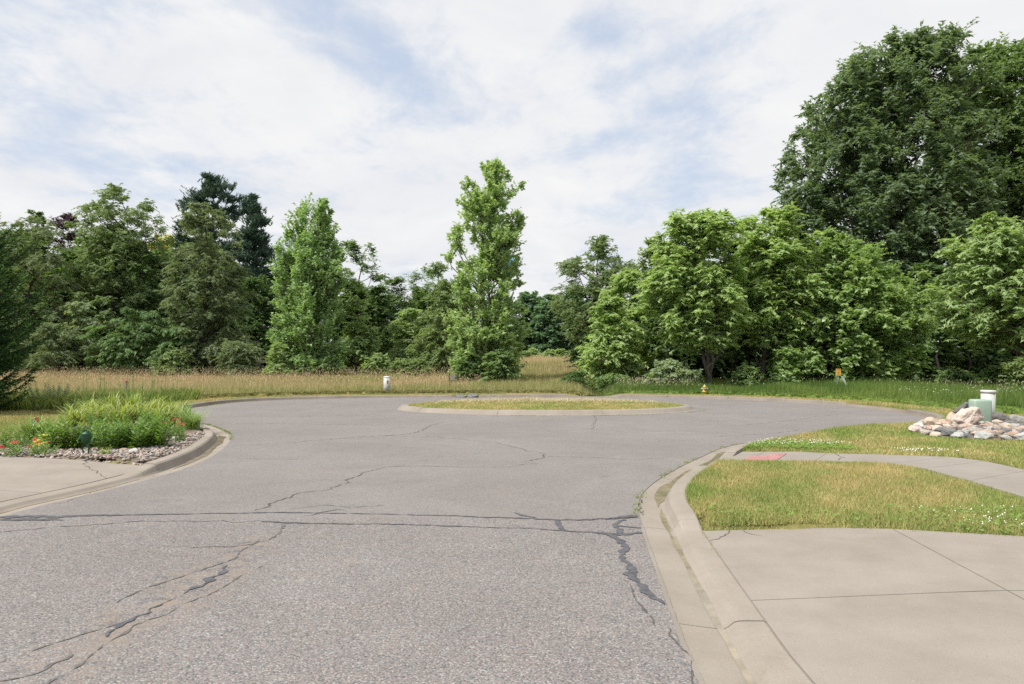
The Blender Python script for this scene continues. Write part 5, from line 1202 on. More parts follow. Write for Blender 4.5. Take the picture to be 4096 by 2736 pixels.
def flower(c, fr, pet, fm, root, r):
    mb = MB(); tl = Vector((r.standard_normal() * .3, -.45 + r.standard_normal() * .2, 1)).normalized(); q = tl.to_track_quat('Z', 'Y').to_matrix().to_4x4(); T4 = Matrix.Translation(c) @ q
    for i in range(pet):
        a = i * 6.283 / pet; a2 = 3.1416 / pet * .95
        P4 = [T4 @ Vector(v) for v in ((0, 0, 0), (fr * .6 * math.cos(a - a2), fr * .6 * math.sin(a - a2), fr * .1), (fr * math.cos(a - a2 * .5), fr * math.sin(a - a2 * .5), -fr * .05), (fr * math.cos(a + a2 * .5), fr * math.sin(a + a2 * .5), -fr * .05), (fr * .6 * math.cos(a + a2), fr * .6 * math.sin(a + a2), fr * .1))]
        mb.add(P4, [(0, 1, 2, 3, 4)])
    o = mb.build('flower', fm, root)
    m2 = MB(); m2.lathe([(fr * .30, 0.004), (fr * .24, fr * .16), (fr * .05, fr * .22)], 8, T4); m2.build('flower_centre', M['p_core'], o, True)

def bed(u, v): return px(u, v, .12)
g_day = 'daylily clumps in the garden bed'
for i, (u, v, n, h, s) in enumerate([(300, 1720, 80, .52, .55), (395, 1712, 90, .56, .55), (480, 1716, 90, .56, .58), (565, 1712, 95, .58, .60), (640, 1722, 90, .55, .60), (350, 1690, 80, .62, .5), (440, 1682, 90, .66, .5), (530, 1680, 90, .66, .5), (620, 1686, 90, .64, .52), (690, 1704, 90, .56, .55)]):
    x, y = bed(u, v); strap_plant('daylily', 'arching light green daylily clump in the middle of the garden bed', x, y, int(n * 1.5), h * 1.12, s * 1.1, .030, M['p_strap'], 200 + i, g_day, scapes=3 if v < 1700 else 2)
for i, (u, v) in enumerate([(660, 1668), (710, 1672), (745, 1682), (600, 1662), (540, 1660)]):
    x, y = bed(u, v); strap_plant('ornamental_grass', 'upright blue-green ornamental grass at the back of the garden bed', x, y, 130, .72, .34, .013, M['p_bluegrass'], 220 + i, 'ornamental grasses in the garden bed', scapes=3)
x, y = bed(775, 1716); strap_plant('grass_tuft', 'drooping grass tuft spilling over the curb at the bed corner', x, y, 170, .44, .62, .014, M['p_strapdark'], 230)
x, y = bed(740, 1712); strap_plant('grass_tuft', 'drooping grass tuft just left of the corner one', x, y, 130, .46, .5, .016, M['p_strapdark'], 231)
x, y = bed(128, 1770); strap_plant('lilyturf', 'striped arching lilyturf clump at the left of the bed', x, y, 150, .48, .48, .020, M['p_strapdark'], 232)
x, y = bed(192, 1765); strap_plant('lilyturf', 'second lilyturf clump left of the dark planter bowl', x, y, 120, .44, .42, .019, M['p_strapdark'], 233)
labs = ['bushy dark green perennial left of the pale round stone', 'bushy perennial behind the red-brown stone', 'leafy perennial in front of the daylilies, middle of the bed', 'tall leafy perennial left of the grey stone', 'leafy perennial right of the pale stone, towards the curb', 'leafy perennial just right of the frog figure', 'leafy perennial behind the frog\'s right-hand bush']
for i, ((u, v, h, rad), lab) in enumerate(zip([(455, 1800, .52, .32), (515, 1795, .54, .34), (565, 1780, .62, .34), (622, 1790, .64, .28), (600, 1756, .64, .36), (405, 1790, .52, .28), (430, 1762, .60, .34)], labs)):
    x, y = bed(u, v); leafy_plant('perennial', lab, x, y, 19, h, rad, .19, .062, M['p_leafydark' if i % 2 == 0 else 'p_leafy'], 240 + i)
x, y = bed(722, 1768); leafy_plant('perennial', 'small leafy plant beside the curb, right of the grey stone', x, y, 12, .46, .13, .11, .034, M['p_leafy'], 250)
x, y = bed(232, 1800); leafy_plant('perennial', 'upright leafy perennial left of the frog figure', x, y, 14, .62, .22, .17, .060, M['p_leafy'], 251)
x, y = bed(290, 1798); leafy_plant('perennial', 'upright leafy perennial hiding the left of the planter bowl', x, y, 12, .60, .17, .17, .060, M['p_leafy'], 252)
x, y = bed(20, 1795); leafy_plant('perennial', 'low bushy green perennial at the left frame edge', x, y, 30, .40, .34, .11, .036, M['p_leafy'], 253)
x, y = bed(75, 1790); leafy_plant('perennial', 'low bushy green perennial left of the lilyturf', x, y, 26, .36, .28, .10, .034, M['p_leafy'], 254)
x, y = bed(330, 1665); leafy_plant('perennial', 'leafy plant at the back left of the daylilies', x, y, 30, .62, .45, .14, .04, M['p_leafy'], 255)
x, y = bed(428, 1822); leafy_plant('perennial', 'tiny yellow-green seedling in the gravel before the stones', x, y, 6, .18, .08, .10, .03, M['p_strap'], 256)
x, y = bed(95, 1818); leafy_plant('blanket_flower', 'low leafy plant with red daisy-like flowers by the left driveway', x, y, 30, .26, .34, .09, .022, M['p_leafy'], 257, flowers=(6, .042, 9, M['p_red']))
x, y = bed(170, 1822); leafy_plant('blanket_flower', 'low leafy plant with small red blooms right of the first', x, y, 22, .22, .26, .085, .022, M['p_leafy'], 258, flowers=(3, .030, 8, M['p_red']))
x, y = bed(697, 1752); leafy_plant('red_lily', 'plant with a cluster of red blooms near the curb corner', x, y, 16, .40, .20, .16, .026, M['p_leafy'], 259, flowers=(10, .044, 6, M['p_red']))
x, y = bed(470, 1718); leafy_plant('pink_flower', 'single pink bloom among the bed\'s leafy perennials', x, y - 1.2, 6, .62, .1, .11, .034, M['p_leafydark'], 260, flowers=(1, .04, 6, M['p_pink']))
def hosta(x, y, n, rad, label, seed):
    r = rng(seed); root = empty('hosta', (x, y, bz_(x, y) + .01), label, 'plant'); a = r.random(n) * 6.283; q = r.random(n) ** .6
    P = np.stack([np.cos(a) * rad * q * .5, np.sin(a) * rad * q * .5, .08 + .16 * (1 - q) + .02 * r.random(n)], 1); D_ = np.stack([np.cos(a), np.sin(a), .25 - .7 * q], 1)
    link('leaves', leaf_mesh('leaves', P, D_, np.array([0, 0, 1.]) + .2 * r.standard_normal((n, 3)), .17 + .06 * r.random(n), .10 + .03 * r.random(n), .12), M['p_hosta'], root)
x, y = bed(318, 1792); hosta(x, y, 70, .36, 'yellow hosta behind the frog figure', 261)
x, y = bed(190, 1792); hosta(x, y, 46, .28, 'yellow hosta among the plants left of the bowl', 262)
x, y = px(385, 1640, .12)
shrubby = leafy_plant('tall_weed', 'silvery tall weeds in the grass behind the bed', x - 2.2, 27.2, 34, 1.05, .75, .16, .03, m_leaf('weed_leaf', (.10, .15, .08), (.20, .26, .16), .3, .5, .3, .3), 263)

# ------------------------------------------------------------------ rocks
def rock_mesh(name, size, seed, sub=3, rough=.22, facet=.35, flat=0., peak=0.):
    from mathutils import noise as mn
    bm = bmesh.new(); bmesh.ops.create_icosphere(bm, subdivisions=sub, radius=1); r = rng(seed)
    pl = [(unit(r.standard_normal(3)), .62 + .3 * r.random()) for _ in range(int(9 * facet / .35))] if facet > 0 else []
    o = Vector(r.random(3) * 50)
    for v in bm.verts:
        c = np.array(v.co)
        for n_, d_ in pl:
            k = c @ n_
            if k > d_: c = c - n_ * (k - d_) * .9
        w = mn.fractal(Vector(c) * 1.3 + o, .9, 2.1, 4) * rough
        c = c * (1 + w)
        if flat and c[2] < -flat: c[2] = -flat
        v.co = Vector((c[0] * size[0], c[1] * size[1], c[2] * size[2]))
    if peak:
        for v in bm.verts:
            t = v.co.z / size[2]; v.co.x = v.co.x * (1 - .42 * max(t, 0)) + peak * size[0] * t
    me = bpy.data.meshes.new(name); bm.to_mesh(me); bm.free()
    if facet == 0: smooth(me)
    return me
M['r_pink'] = m_rock('rock_pink', (.47, .385, .33), (.60, .52, .46), (.40, .29, .25), 6)
M['r_tan'] = m_rock('rock_tan', (.42, .34, .26), (.54, .45, .36), (.36, .27, .22), 6)
M['r_dark'] = m_rock('rock_dark', (.10, .095, .09), (.20, .19, .18), (.14, .11, .12), 7)
M['r_grey'] = m_rock('rock_grey', (.22, .215, .20), (.36, .35, .32), (.16, .16, .15), 6)
M['r_white'] = m_rock('rock_white', (.50, .49, .46), (.60, .585, .55), (.45, .44, .42), 4)
M['r_brown'] = m_rock('rock_brown', (.33, .235, .19), (.45, .36, .31), (.28, .20, .17), 8)
rb = empty('rock_bed', (0, 0, 0), 'bed of rounded mixed cobbles around the green and white utility posts', 'rock bed')
cob_cols = [('c_a', (.42, .31, .26), (.52, .41, .35)), ('c_b', (.40, .36, .32), (.50, .46, .42)), ('c_c', (.16, .165, .17), (.25, .25, .25)), ('c_d', (.50, .42, .33), (.60, .53, .44)), ('c_e', (.33, .26, .21), (.42, .35, .29)), ('c_f', (.40, .41, .40), (.52, .52, .50)), ('c_g', (.46, .33, .25), (.55, .43, .34))]
for nme, a, b in cob_cols: M[nme] = m_rock(nme.replace('c_', 'cobble_'), a, b, tuple(c * .85 for c in a), 9)
protos = [rock_mesh('cobble', (1, .8, .62), 300 + i, 2, .30, .18) for i in range(6)]
r = rng(310); placed = []
meshes = {}
def cobble(x, y, s, mi, pi_, rz, dz=0.):
    key = (pi_, mi)
    if key not in meshes:
        me = protos[pi_].copy(); me.materials.clear(); me.materials.append(M[cob_cols[mi][0]]); meshes[key] = me
    o = link('cobble', meshes[key], None, rb); o.location = (x, y, float(ground_z(np.array([x]), np.array([y]))[0]) + s * .42 + dz); o.scale = (s * r.uniform(.9, 1.4), s * r.uniform(.85, 1.15), s * r.uniform(.75, 1.05)); o.rotation_euler = (r.normal() * .15, r.normal() * .15, rz)
rp = ROCKBED; lo, hi = rp.min(0), rp.max(0); tries = 0
while len(placed) < 260 and tries < 9000:
    tries += 1; x, y = lo + (hi - lo) * r.random(2)
    if not in_poly(rp, np.array([x]), np.array([y]))[0]: continue
    front = dist_poly(rp, np.array([x]), np.array([y]))[0] < .35
    s = (.10 + .10 * r.random()) if front else (.06 + .09 * r.random())
    if any(math.hypot(x - a, y - b) < (s + c) * .86 for a, b, c in placed): continue
    placed.append((x, y, s)); cobble(x, y, s, int(r.integers(0, 7)), int(r.integers(0, 6)), r.random() * 6.28, 0. if front else .05)
# soil under the stones
rs = sheet('rock_bed_soil', rp, lambda x, y: bz_(x, y) + .012, M['bedsoil'], rb)
def boulder(name, label, u0, u1, v0, v1, d, m, seed, depth=.8, facet=.35, rough=.2, rot=(0, 0, 0), sub=4, peak=0.):
    k = d / F; w = (u1 - u0) * k; h = (v1 - v0) * k; x = ((u0 + u1) / 2 - CX) * k; zc = CAMZ - ((v0 + v1) / 2 - HY) * k
    o = link(name, rock_mesh(name, (w / 2 * 1.08, w / 2 * depth, h / 2 * 1.08), seed, sub, rough, facet, peak=peak), m); o.location = (x, d, zc); o.rotation_euler = rot
    return tag(o, label, 'rock')
boulder('boulder', 'large pink and cream boulder leaning before the green pedestal', 3800, 3928, 1632, 1718, 18.4, M['r_pink'], 401, .62, .75, .30, (0, 0, .1), peak=.36)
boulder('boulder', 'dark grey slab boulder behind the large pink one', 3812, 3884, 1612, 1672, 19.3, M['r_dark'], 402, .6, .6, .2, (0, 0, 0), peak=.4)
boulder('boulder', 'upright tan boulder at the left of the large pink one', 3786, 3838, 1648, 1716, 18.9, M['r_tan'], 403, .7, .25, .12, (0, .35, 0))
boulder('boulder', 'rounded tan boulder standing alone at the left of the stone bed', 3696, 3757, 1670, 1718, 18.2, M['r_tan'], 404, .8, .2, .12)
boulder('boulder', 'low flat dark grey boulder right of the white pipe', 3966, 4034, 1651, 1698, 19.6, M['r_dark'], 405, .8, .5, .2, (0, .1, 0))
boulder('boulder', 'grey streaked boulder at the right frame edge', 4026, 4124, 1658, 1714, 18.6, M['r_grey'], 406, .8, .4, .18, (0, .25, 0))
boulder('boulder', 'pale pinkish stone at the left tip of the stone bed', 3632, 3690, 1702, 1738, 17.2, M['r_pink'], 407, .8, .35, .16)
boulder('boulder', 'white-streaked stone behind the left tip of the stone bed', 3654, 3702, 1694, 1722, 17.8, M['r_white'], 408, .8, .45, .16, (0, .4, 0))
boulder('garden_stone', 'pale grey-white egg-shaped stone in the garden gravel', 518, 553, 1791, 1826, 13.7, M['r_white'], 410, .9, .12, .06)
boulder('garden_stone', 'red-brown angular stone left of the pale egg-shaped one', 472, 519, 1790, 1828, 13.9, M['r_brown'], 411, .8, .45, .16)
boulder('garden_stone', 'flat pale grey stone near the curb corner', 682, 728, 1744, 1768, 16.0, M['r_white'], 412, .7, .2, .1)
boulder('garden_stone', 'small dark stone at the curb end by the left driveway', 578, 602, 1842, 1854, 12.75, M['r_dark'], 413, .8, .3, .1)

# broken asphalt where the far kerb is missing
M['aslab'] = m_rock('broken_asphalt', (.12, .115, .11), (.22, .21, .20), (.09, .085, .08), 8)
def chunk(label, u0, u1, v0, v1, d, seed, rot):
    k = d / F; o = MB(); w = (u1 - u0) * k; r = rng(seed); n = 9
    top = [(w / 2 * math.cos(a) * (.85 + .3 * r.random()), .42 * math.sin(a) * (.8 + .4 * r.random())) for a in np.arange(n) * 6.283 / n]; h = (v1 - v0) * k
    o.add([(x, y, -h / 2) for x, y in top] + [(x * .93, y * .93, h / 2 * (1 + .2 * r.standard_normal())) for x, y in top], [(i, (i + 1) % n, n + (i + 1) % n, n + i) for i in range(n)] + [tuple(range(n, 2 * n)), tuple(range(n))[::-1]])
    ob = o.build('asphalt_chunk', M['aslab']); ob.location = at((u0 + u1) / 2, (v0 + v1) / 2, d); ob.rotation_euler = rot; return tag(ob, label, 'rubble')
chunk('cracked grey asphalt slab lying in the far curb gap, left piece', 1818, 1872, 1581, 1593, 38.9, 1, (.12, .02, .1))
chunk('tilted asphalt slab in the far curb gap, right piece', 1868, 1914, 1580, 1593, 38.8, 2, (.18, .06, -.1))
chunk('small broken asphalt piece lying behind the right slab', 1888, 1908, 1577, 1583, 39.3, 3, (.1, -.2, .4))

# ------------------------------------------------------------------ utility posts
M['mint'] = m_plain('mint_green_paint', (.29, .385, .315), .5, .4, var=.05, nscale=3, dirt=(.26, .34, .28))
M['mintlight'] = m_plain('mint_green_faded', (.38, .48, .41), .5, .4, var=.05)
M['offwhite'] = m_plain('offwhite_plastic', (.46, .475, .455), .5, .3, var=.05, nscale=3, dirt=(.50, .49, .44))
k = 18.95 / F; gp = empty('utility_pedestal', ((3919 - CX) * k, 18.95, bz_((3919 - CX) * k, 18.95)), 'mint green rounded utility pedestal standing in the stone bed', 'utility box')
zt_ = CAMZ - (1600 - HY) * k - gp.location.z; w = 70 * k
mb = MB(); mb.box((0, 0, zt_ / 2 + .05), (w, .30, zt_ - .06)); b = mb.build('housing', M['mint'], gp, bevel=.055); smooth(b.data)
mb = MB(); mb.box((.0, 0, .05), (w * 1.03, .315, .16)); mb.build('base', M['mint'], gp, bevel=.008)
mb = MB(); mb.box((0, 0, .132), (w * 1.05, .325, .012)); mb.build('base_rim', M['mintlight'], gp)
mb = MB()
for z in (.24, .42, .60): mb.box((w / 2 + .002, -.08, z), (.006, .016, .016))
mb.build('rivets', m_plain('rivet', (.12, .14, .12), .5), gp)
k = 19.9 / F; xx = (3950 - CX) * k; wp = empty('utility_pipe', (xx, 19.9, bz_(xx, 19.9)), 'tall off-white round cable marker pipe behind the mint pedestal', 'utility post')
zt_ = CAMZ - (1561 - HY) * k - wp.location.z; rad = 27.5 * k
mb = MB(); mb.lathe([(rad * .86, -.05), (rad * .94, zt_ - .06)], 28); mb.build('pipe', M['offwhite'], wp, True)
mb = MB(); mb.lathe([(rad * 1.0, zt_ - .07), (rad * 1.02, zt_ - .015), (rad * .97, zt_), (.01, zt_ + .006)], 28); b = mb.build('cap', m_plain('white_cap', (.54, .54, .52), .5), wp, True)
mb = MB(); mb.box((rad * .42, -rad * .84, zt_ * .48), (.008, .012, zt_ * .93), rz=.0); mb.build('seam', M['offwhite'], wp)
wp.rotation_euler = (0, math.radians(.8), 0)
# cable marker in the left meadow
k = 41.2 / F; xx = (1548 - CX) * k; cm = empty('cable_marker', (xx, 41.2, bz_(xx, 41.2)), 'short pale round cable marker with red-brown label in the meadow', 'utility post')
zt_ = CAMZ - (1506 - HY) * k - cm.location.z; rad = 14 * k
mb = MB(); mb.lathe([(rad * .95, -.1), (rad * .98, zt_ - .04)], 22); mb.build('pipe', m_plain('weathered_plastic', (.46, .46, .43), .6, var=.15, nscale=5, dirt=(.34, .35, .30)), cm, True)
mb = MB(); mb.lathe([(rad * 1.03, zt_ - .05), (rad * 1.04, zt_ - .012), (.02, zt_ + .012)], 22); mb.build('cap', m_plain('cap_white', (.70, .70, .69), .5), cm, True)
mb = MB(); n = 5
for i in range(n):
    a0 = math.radians(-83 + 26 * i / n); a1 = math.radians(-83 + 26 * (i + 1) / n); R2 = rad * 1.0; mb.add([(R2 * math.cos(a), R2 * math.sin(a) - .003, z) for a, z in ((a0, zt_ - .40), (a1, zt_ - .40), (a1, zt_ - .21), (a0, zt_ - .21))], [(0, 1, 2, 3)])
mb.build('label_sticker', m_plain('rust_label', (.30, .115, .075), .7, var=.3, nscale=20), cm)

# hydrant
M['hyd'] = m_plain('hydrant_yellow', (.53, .345, .028), .45, .4, var=.1, nscale=7, dirt=(.42, .26, .04))
M['hydcap'] = m_plain('hydrant_pale_blue', (.38, .55, .56), .55, .4, var=.1); M['hydiron'] = m_plain('hydrant_iron', (.17, .15, .15), .5, .5, var=.25, nscale=14)
k = 39.2 / F; xx = (2818 - CX) * k; hy = empty('fire_hydrant', (xx, 39.2, bz_(xx, 39.2)), 'yellow fire hydrant with pale blue caps behind the far curb', 'hydrant')
sc = (1580 - 1537) * k / .72; hy.scale = (sc, sc, sc); rr = .115
mb = MB(); mb.lathe([(rr, -.05), (rr, .205), (rr * 1.02, .21)], 22); mb.build('barrel', M['hyd'], hy, True)
mb = MB(); mb.lathe([(.15, .205), (.165, .21), (.165, .245), (.15, .25), (.135, .275), (rr * 1.04, .29), (rr * 1.04, .52), (rr * 1.12, .53), (rr * 1.10, .56), (rr * .9, .60), (rr * .6, .625), (.03, .635)], 22); mb.build('upper_body', M['hyd'], hy, True)
mb = MB(); mb.lathe([(.05, .633), (.045, .66), (.028, .668), (.024, .715), (.018, .72)], 6); mb.build('operating_nut', M['hydcap'], hy)
mb = MB(); q = Matrix.Translation((.018, -.09, .405)) @ Matrix.Rotation(math.pi / 2, 4, 'X'); mb.lathe([(.098, 0), (.098, .05), (.088, .075), (.085, .08), (.03, .084), (.028, .11), (.01, .112)], 18, q); mb.build('pumper_cap', M['hydiron'], hy, True)
for sgn in (-1, 1):
    mb = MB(); q = Matrix.Translation((sgn * .10, 0, .435)) @ Matrix.Rotation(sgn * math.pi / 2, 4, 'Y'); mb.lathe([(.052, 0), (.05, .04)], 14, q); mb.build('nozzle', M['hyd'], hy, True)
    mb = MB(); q = Matrix.Translation((sgn * .14, 0, .435)) @ Matrix.Rotation(sgn * math.pi / 2, 4, 'Y'); mb.lathe([(.055, 0), (.052, .045), (.03, .06), (.02, .062), (.018, .10), (.008, .104)], 14, q); mb.build('nozzle_cap', M['hydcap'], hy, True)
    mb = MB(); mb.tube([(sgn * .165, -.02, .40), (sgn * .16, -.03, .30), (sgn * .13, -.02, .20), (sgn * .15, -.02, .27)], [.006] * 4, 5); mb.build('chain', M['hyd'], hy)
mb = MB()
for i in range(8): mb.lathe([(.012, .243), (.012, .268)], 6, Matrix.Translation((.148 * math.cos(i * .785), .148 * math.sin(i * .785), 0)))
mb.build('flange_bolts', M['hydiron'], hy)

# yellow warning sign, leaning stake
k = 42.6 / F; xx = (3349 - CX) * k; sg = empty('warning_sign', (xx, 42.6, bz_(xx, 42.6)), 'small yellow warning sign on a steel post in tall grass', 'sign')
zb_ = CAMZ - (1502 - HY) * k - sg.location.z; ztp = CAMZ - (1475 - HY) * k - sg.location.z; sw = 20.5 * k
mb = MB()
mb.box((-.03, .012, zb_ / 2), (.075, .006, zb_ + .1)); mb.box((-.066, .0, zb_ / 2), (.006, .03, zb_ + .1)); mb.box((.006, .0, zb_ / 2), (.006, .03, zb_ + .1)); mb.build('post', m_plain('galvanised', (.36, .38, .40), .45, .5, .3, var=.1), sg)
mb = MB(); mb.box((0, -.02, (zb_ + ztp) / 2), (sw, .012, ztp - zb_)); mb.build('panel', m_plain('sign_yellow', (.66, .40, .085), .5, .3, var=.08), sg, bevel=.004)
M['ink'] = m_plain('sign_print', (.33, .185, .055), .6); hh = ztp - zb_
mb = MB(); mb.box((0, -.0275, ztp - hh * .13), (sw * .88, .002, hh * .13)); mb.build('print_header', M['ink'], sg)
mb = MB()
for fz, fw in ((.32, .30), (.42, .34), (.54, .68), (.62, .40), (.72, .56), (.80, .30), (.88, .44)): mb.box((0, -.0275, ztp - hh * fz), (sw * fw, .002, hh * .035))
mb.build('print_lines', M['ink'], sg)
sg.rotation_euler = (0, math.radians(2.5), 0)
k = 42.2 / F; st = empty('leaning_stake', at(3388, 1548, 42.2), 'weathered white flat stake leaning left beside the yellow sign', 'stake')
mb = MB(); L_ = 46 * k; mb.box((0, 0, L_ / 2), (.115, .02, L_)); mb.build('blade', m_plain('stake_white', (.52, .53, .54), .6, var=.12), st, bevel=.006)
mb = MB(); mb.box((0, -.013, L_ - .05), (.09, .004, .05)); mb.build('sticker', m_plain('stake_sticker', (.40, .33, .36), .6), st); st.rotation_euler = (0, math.radians(-25), 0)
# wooden survey stake with pink flagging
sx, sy = (503 - CX) * 29.2 / F, 29.2
ss = empty('survey_stake', (sx, sy, bz_(sx, sy)), 'weathered wooden survey stake with pink tape behind the garden bed', 'stake'); zt_ = CAMZ - (1520 - HY) * 29.2 / F - ss.location.z
mb = MB(); mb.box((0, 0, zt_ / 2 - .05), (.055, .035, zt_ + .1)); mb.build('stake', m_plain('grey_wood', (.22, .19, .17), .9, .1, var=.25, nscale=12), ss, bevel=.004)
M['flag'] = m_plain('flag_pink', (.70, .10, .14), .6)
mb = MB(); mb.box((0, 0, zt_ - .060), (.075, .055, .030)); mb.build('tape', M['flag'], ss, bevel=.005); mb = MB(); mb.box((0, 0, zt_ - .022), (.078, .058, .026)); mb.build('tape', M['flag'], ss, bevel=.005)
ss.rotation_euler = (0, math.radians(2), 0)
# thin steel post and grey board below the middle poplar
k = 45.5 / F; xx = (1797 - CX) * k; tpst = empty('steel_post', (xx, 45.5, bz_(xx, 45.5)), 'thin dark steel post with pinkish top left of the tallest poplar', 'post'); zt_ = CAMZ - (1480 - HY) * k - tpst.location.z
mb = MB(); mb.tube([(0, 0, -.1), (0, 0, zt_)], [.022, .022], 8); mb.build('rod', M['bark_dark'], tpst); mb = MB(); mb.lathe([(.034, zt_ - .01), (.036, zt_ + .04), (.02, zt_ + .06)], 8); mb.build('cap', m_plain('cap_pink', (.62, .36, .30), .6), tpst)
mb = MB(); mb.box((0, 0, 0), (.27, .02, .33)); gb = mb.build('grey_board', m_plain('weathered_board', (.25, .23, .23), .9, .1, var=.2, nscale=6), bevel=.003); gb.location = at(1812, 1509, 45.3); gb.rotation_euler = (-.15, math.radians(17), .25)
tag(gb, 'small grey weathered board tilted in the grass beside the steel post', 'board')
mb = MB(); mb.tube([(0, 0, -.5), (0, .02, 0)], [.018, .018], 6); mb.build('peg', M['bark_dark'], gb)

# ------------------------------------------------------------------ garden ornaments
gx0, gy0 = bed(345, 1822)
fg = empty('frog_figure', (gx0, gy0, bz_(gx0, gy0) + .02), 'green metal frog figure standing upright in the garden gravel', 'ornament'); k = gy0 / F
M['frog'] = m_plain('frog_green', (.016, .072, .028), .45, .5, .25, var=.2, nscale=9); M['frogdark'] = m_plain('frog_mouth', (.012, .03, .022), .6)
mb = MB(); q = Matrix.Translation((0, 0, .24))
mb.lathe([(.012, -.055), (.045, -.03), (.075, .02), (.094, .075), (.098, .11), (.090, .128), (.080, .134)], 20, q, 1.0, .62); mb.build('body', M['frog'], fg, True)
mb = MB(); q = Matrix.Translation((0, .0, .375)) @ Matrix.Rotation(.28, 4, 'X'); mb.lathe([(.082, -.006), (.088, .004), (.075, .026), (.045, .042), (.01, .046)], 20, q, 1.0, .68); mb.build('head', M['frog'], fg, True)
mb = MB(); q = Matrix.Translation((0, -.008, .366)) @ Matrix.Rotation(.25, 4, 'X'); mb.lathe([(.09, -.006), (.086, .008)], 20, q, 1.0, .66); mb.build('mouth', M['frogdark'], fg)
for s_ in (-1, 1):
    mb = MB(); q = Matrix.Translation((s_ * .04, -.015, .425)); mb.lathe([(.002, -.02), (.016, -.014), (.021, 0), (.016, .014), (.002, .02)], 12, q); e_ = mb.build('eye', M['frog'], fg, True)
    mb = MB(); q = Matrix.Translation((s_ * .042, -.034, .427)); mb.lathe([(.001, -.008), (.008, 0), (.001, .008)], 8, q); mb.build('pupil', M['frogdark'], e_, True)
    mb = MB(); mb.tube([(s_ * .030, 0, .20), (s_ * .062, -.015, .13), (s_ * .040, .005, .06), (s_ * .046, -.01, 0.0)], [.026, .020, .011, .009], 8); mb.build('leg', M['frog'], fg, True)
    mb = MB()
    for a in (-.5, 0, .5): mb.tube([(s_ * .046, -.01, .006), (s_ * .046 + .055 * math.sin(a + s_ * .3), -.01 - .06 * math.cos(a), .006)], [.010, .006], 6)
    mb.build('foot', M['frog'], fg, True)
    mb = MB(); mb.tube([(s_ * .088, 0, .33), (s_ * .125, -.03, .27), (s_ * .10, -.06, .22)], [.012, .009, .008], 7); mb.build('arm', M['frog'], fg, True)
fg.rotation_euler = (0, 0, .15); fg.scale = (1.02, 1.02, 1.02)
bx_, by_ = bed(338, 1772); k = by_ / F
bw = empty('planter_bowl', (bx_ - .03, by_ + .15, bz_(bx_, by_)), 'dark grey round planter bowl behind the frog figure', 'planter'); zr = CAMZ - (1709 - HY) * by_ / F - bw.location.z; R2 = 50 * k
M['planter'] = m_plain('planter_grey', (.060, .060, .062), .6, .3, var=.15)
mb = MB(); mb.lathe([(R2 * .62, 0), (R2 * .74, zr * .35), (R2 * .90, zr - .06), (R2 * .93, zr - .035)], 32); mb.build('bowl', M['planter'], bw, True)
mb = MB(); n = 32
prof = [(R2 * .93, zr - .05), (R2 * 1.0, zr - .045), (R2 * 1.0, zr), (R2 * .92, zr), (R2 * .90, zr - .08), (R2 * .86, zr - .09)]; vs = [(r_ * math.cos(i * 6.28318 / n), r_ * math.sin(i * 6.28318 / n), z) for r_, z in prof for i in range(n)]
mb.add(vs, [(j * n + i, j * n + (i + 1) % n, (j + 1) * n + (i + 1) % n, (j + 1) * n + i) for j in range(len(prof) - 1) for i in range(n)]); mb.build('rim', M['planter'], bw, True)
mb = MB(); mb.lathe([(R2 * .88, zr - .088), (R2 * .5, zr - .084), (.01, zr - .082)], 24); mb.build('water', M['wet'], bw)
# shepherd's hook with a glass ornament
hx, hy_ = bed(164, 1705); d = hy_; k = d / F
M['iron'] = m_plain('black_iron', (.03, .03, .03), .5)
hk = empty('garden_hook', (hx, d, bz_(hx, d)), 'thin black shepherd\'s hook between lilyturf and spruce', 'hook'); zt_ = CAMZ - (1621 - HY) * k - hk.location.z
mb = MB(); pts = [(0, 0, -.1), (-.008, 0, zt_ * .6), (-.03, 0, zt_ * .9), (-.06, 0, zt_ * .985), (-.095, 0, zt_), (-.125, 0, zt_ * .97), (-.135, 0, zt_ * .92)]; mb.tube(pts, [.008] * len(pts), 6); mb.build('rod', M['iron'], hk, True)
mb = MB(); pts = [(-.135, 0, zt_ * .92)] + [(-.135 - .022 + .022 * math.cos(a), 0, zt_ * .86 + .022 * math.sin(a)) for a in np.linspace(0, -3.6, 9)]; mb.tube(pts, [.006] * len(pts), 6); mb.build('hanger', M['iron'], hk, True)
orn = empty('hanging_ornament', (hx - .16, d, bz_(hx, d) + zt_ * .83), 'small red, green and amber glass bird hanging from the hook', 'ornament')
mb = MB(); mb.tube([(0, 0, 0), (0, 0, -.24)], [.002, .002], 4); mb.build('line', M['iron'], orn)
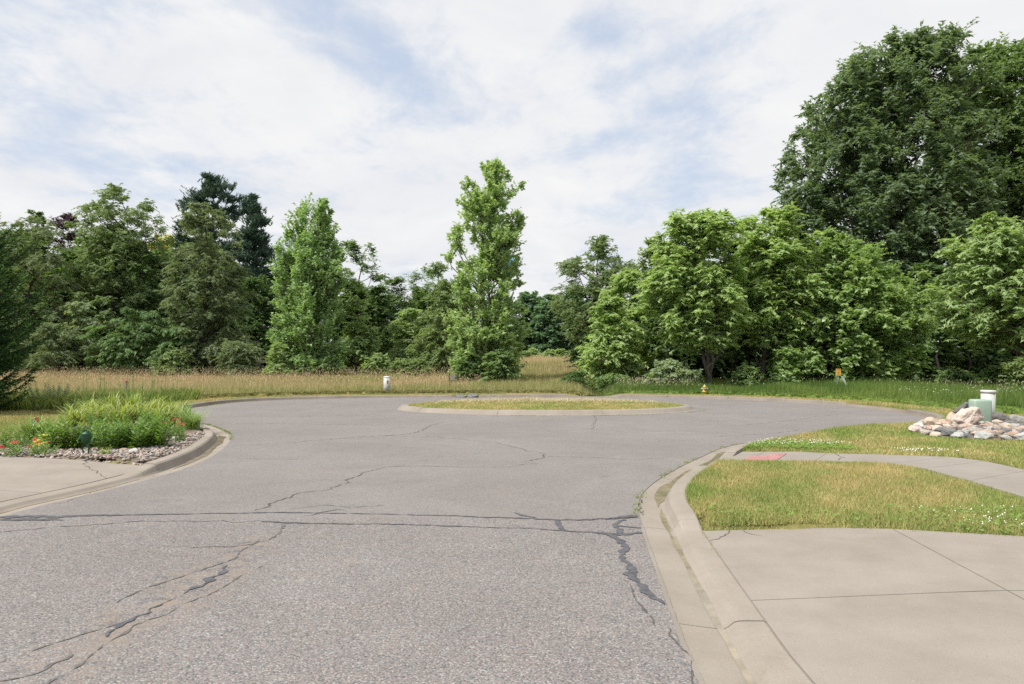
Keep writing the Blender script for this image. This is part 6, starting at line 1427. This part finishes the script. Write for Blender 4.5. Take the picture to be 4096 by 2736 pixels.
for nm, c, off, s3, rt in (('body', (.05, .16, .12), (-.01, 0, -.32), (.05, .03, .09), .35), ('wing', (.32, .03, .02), (.065, 0, -.285), (.05, .012, .085), -.5), ('wing', (.36, .20, .03), (-.07, 0, -.28), (.045, .012, .06), .8), ('tail', (.05, .12, .10), (-.05, 0, -.42), (.02, .012, .06), .5), ('head', (.30, .04, .03), (.02, 0, -.245), (.028, .024, .026), 0.)):
    mb = MB(); mb.lathe([(.01, -1), (.6, -.7), (1, 0), (.6, .7), (.01, 1)], 10, Matrix.Translation(off) @ Matrix.Rotation(rt, 4, 'Y') @ Matrix.Diagonal((s3[0], s3[1], s3[2], 1))); mb.build(nm, m_plain('glass_' + nm + str(c[0])[2:], c, .15, .6), orn, True)

# ------------------------------------------------------------------ water tower far behind the poplar
d = 460.; k = d / F; wt = empty('water_tower', ((2006 - CX) * k, d, float(base_z(0, d))), 'light blue water tower ball glimpsed through the tallest poplar', 'water tower')
cz_ = CAMZ - (1066 - HY) * k - wt.location.z; Rw = 63 * k
M['wt_blue'] = m_plain('tower_blue', (.16, .42, .66), .5, .4, var=.04, nscale=.2)
mb = MB(); prof = [(3.2, -1), (2.2, 4), (1.7, cz_ - Rw * 1.25), (2.4, cz_ - Rw * 1.02)] + [(Rw * math.cos(a), cz_ + Rw * .92 * math.sin(a)) for a in np.linspace(-1.25, 1.5, 22)] + [(.01, cz_ + Rw * .925)]
mb.lathe(prof, 48); mb.build('tank_and_stem', M['wt_blue'], wt, True)
mb = MB()
for i in range(6):
    for j in range(3):
        a0, a1 = math.radians(-42 + 9 * i), math.radians(-42 + 9 * (i + 1)); e0, e1 = math.radians(-16 + 7 * j), math.radians(-16 + 7 * (j + 1)); g = 1.004
        mb.add([(Rw * g * math.cos(e) * math.cos(a), Rw * g * math.cos(e) * math.sin(a), cz_ + Rw * .92 * g * math.sin(e)) for a, e in ((a0, e0), (a1, e0), (a1, e1), (a0, e1))], [(0, 1, 2, 3)])
mb.build('painted_band', m_plain('tower_maroon', (.22, .045, .055), .5), wt)
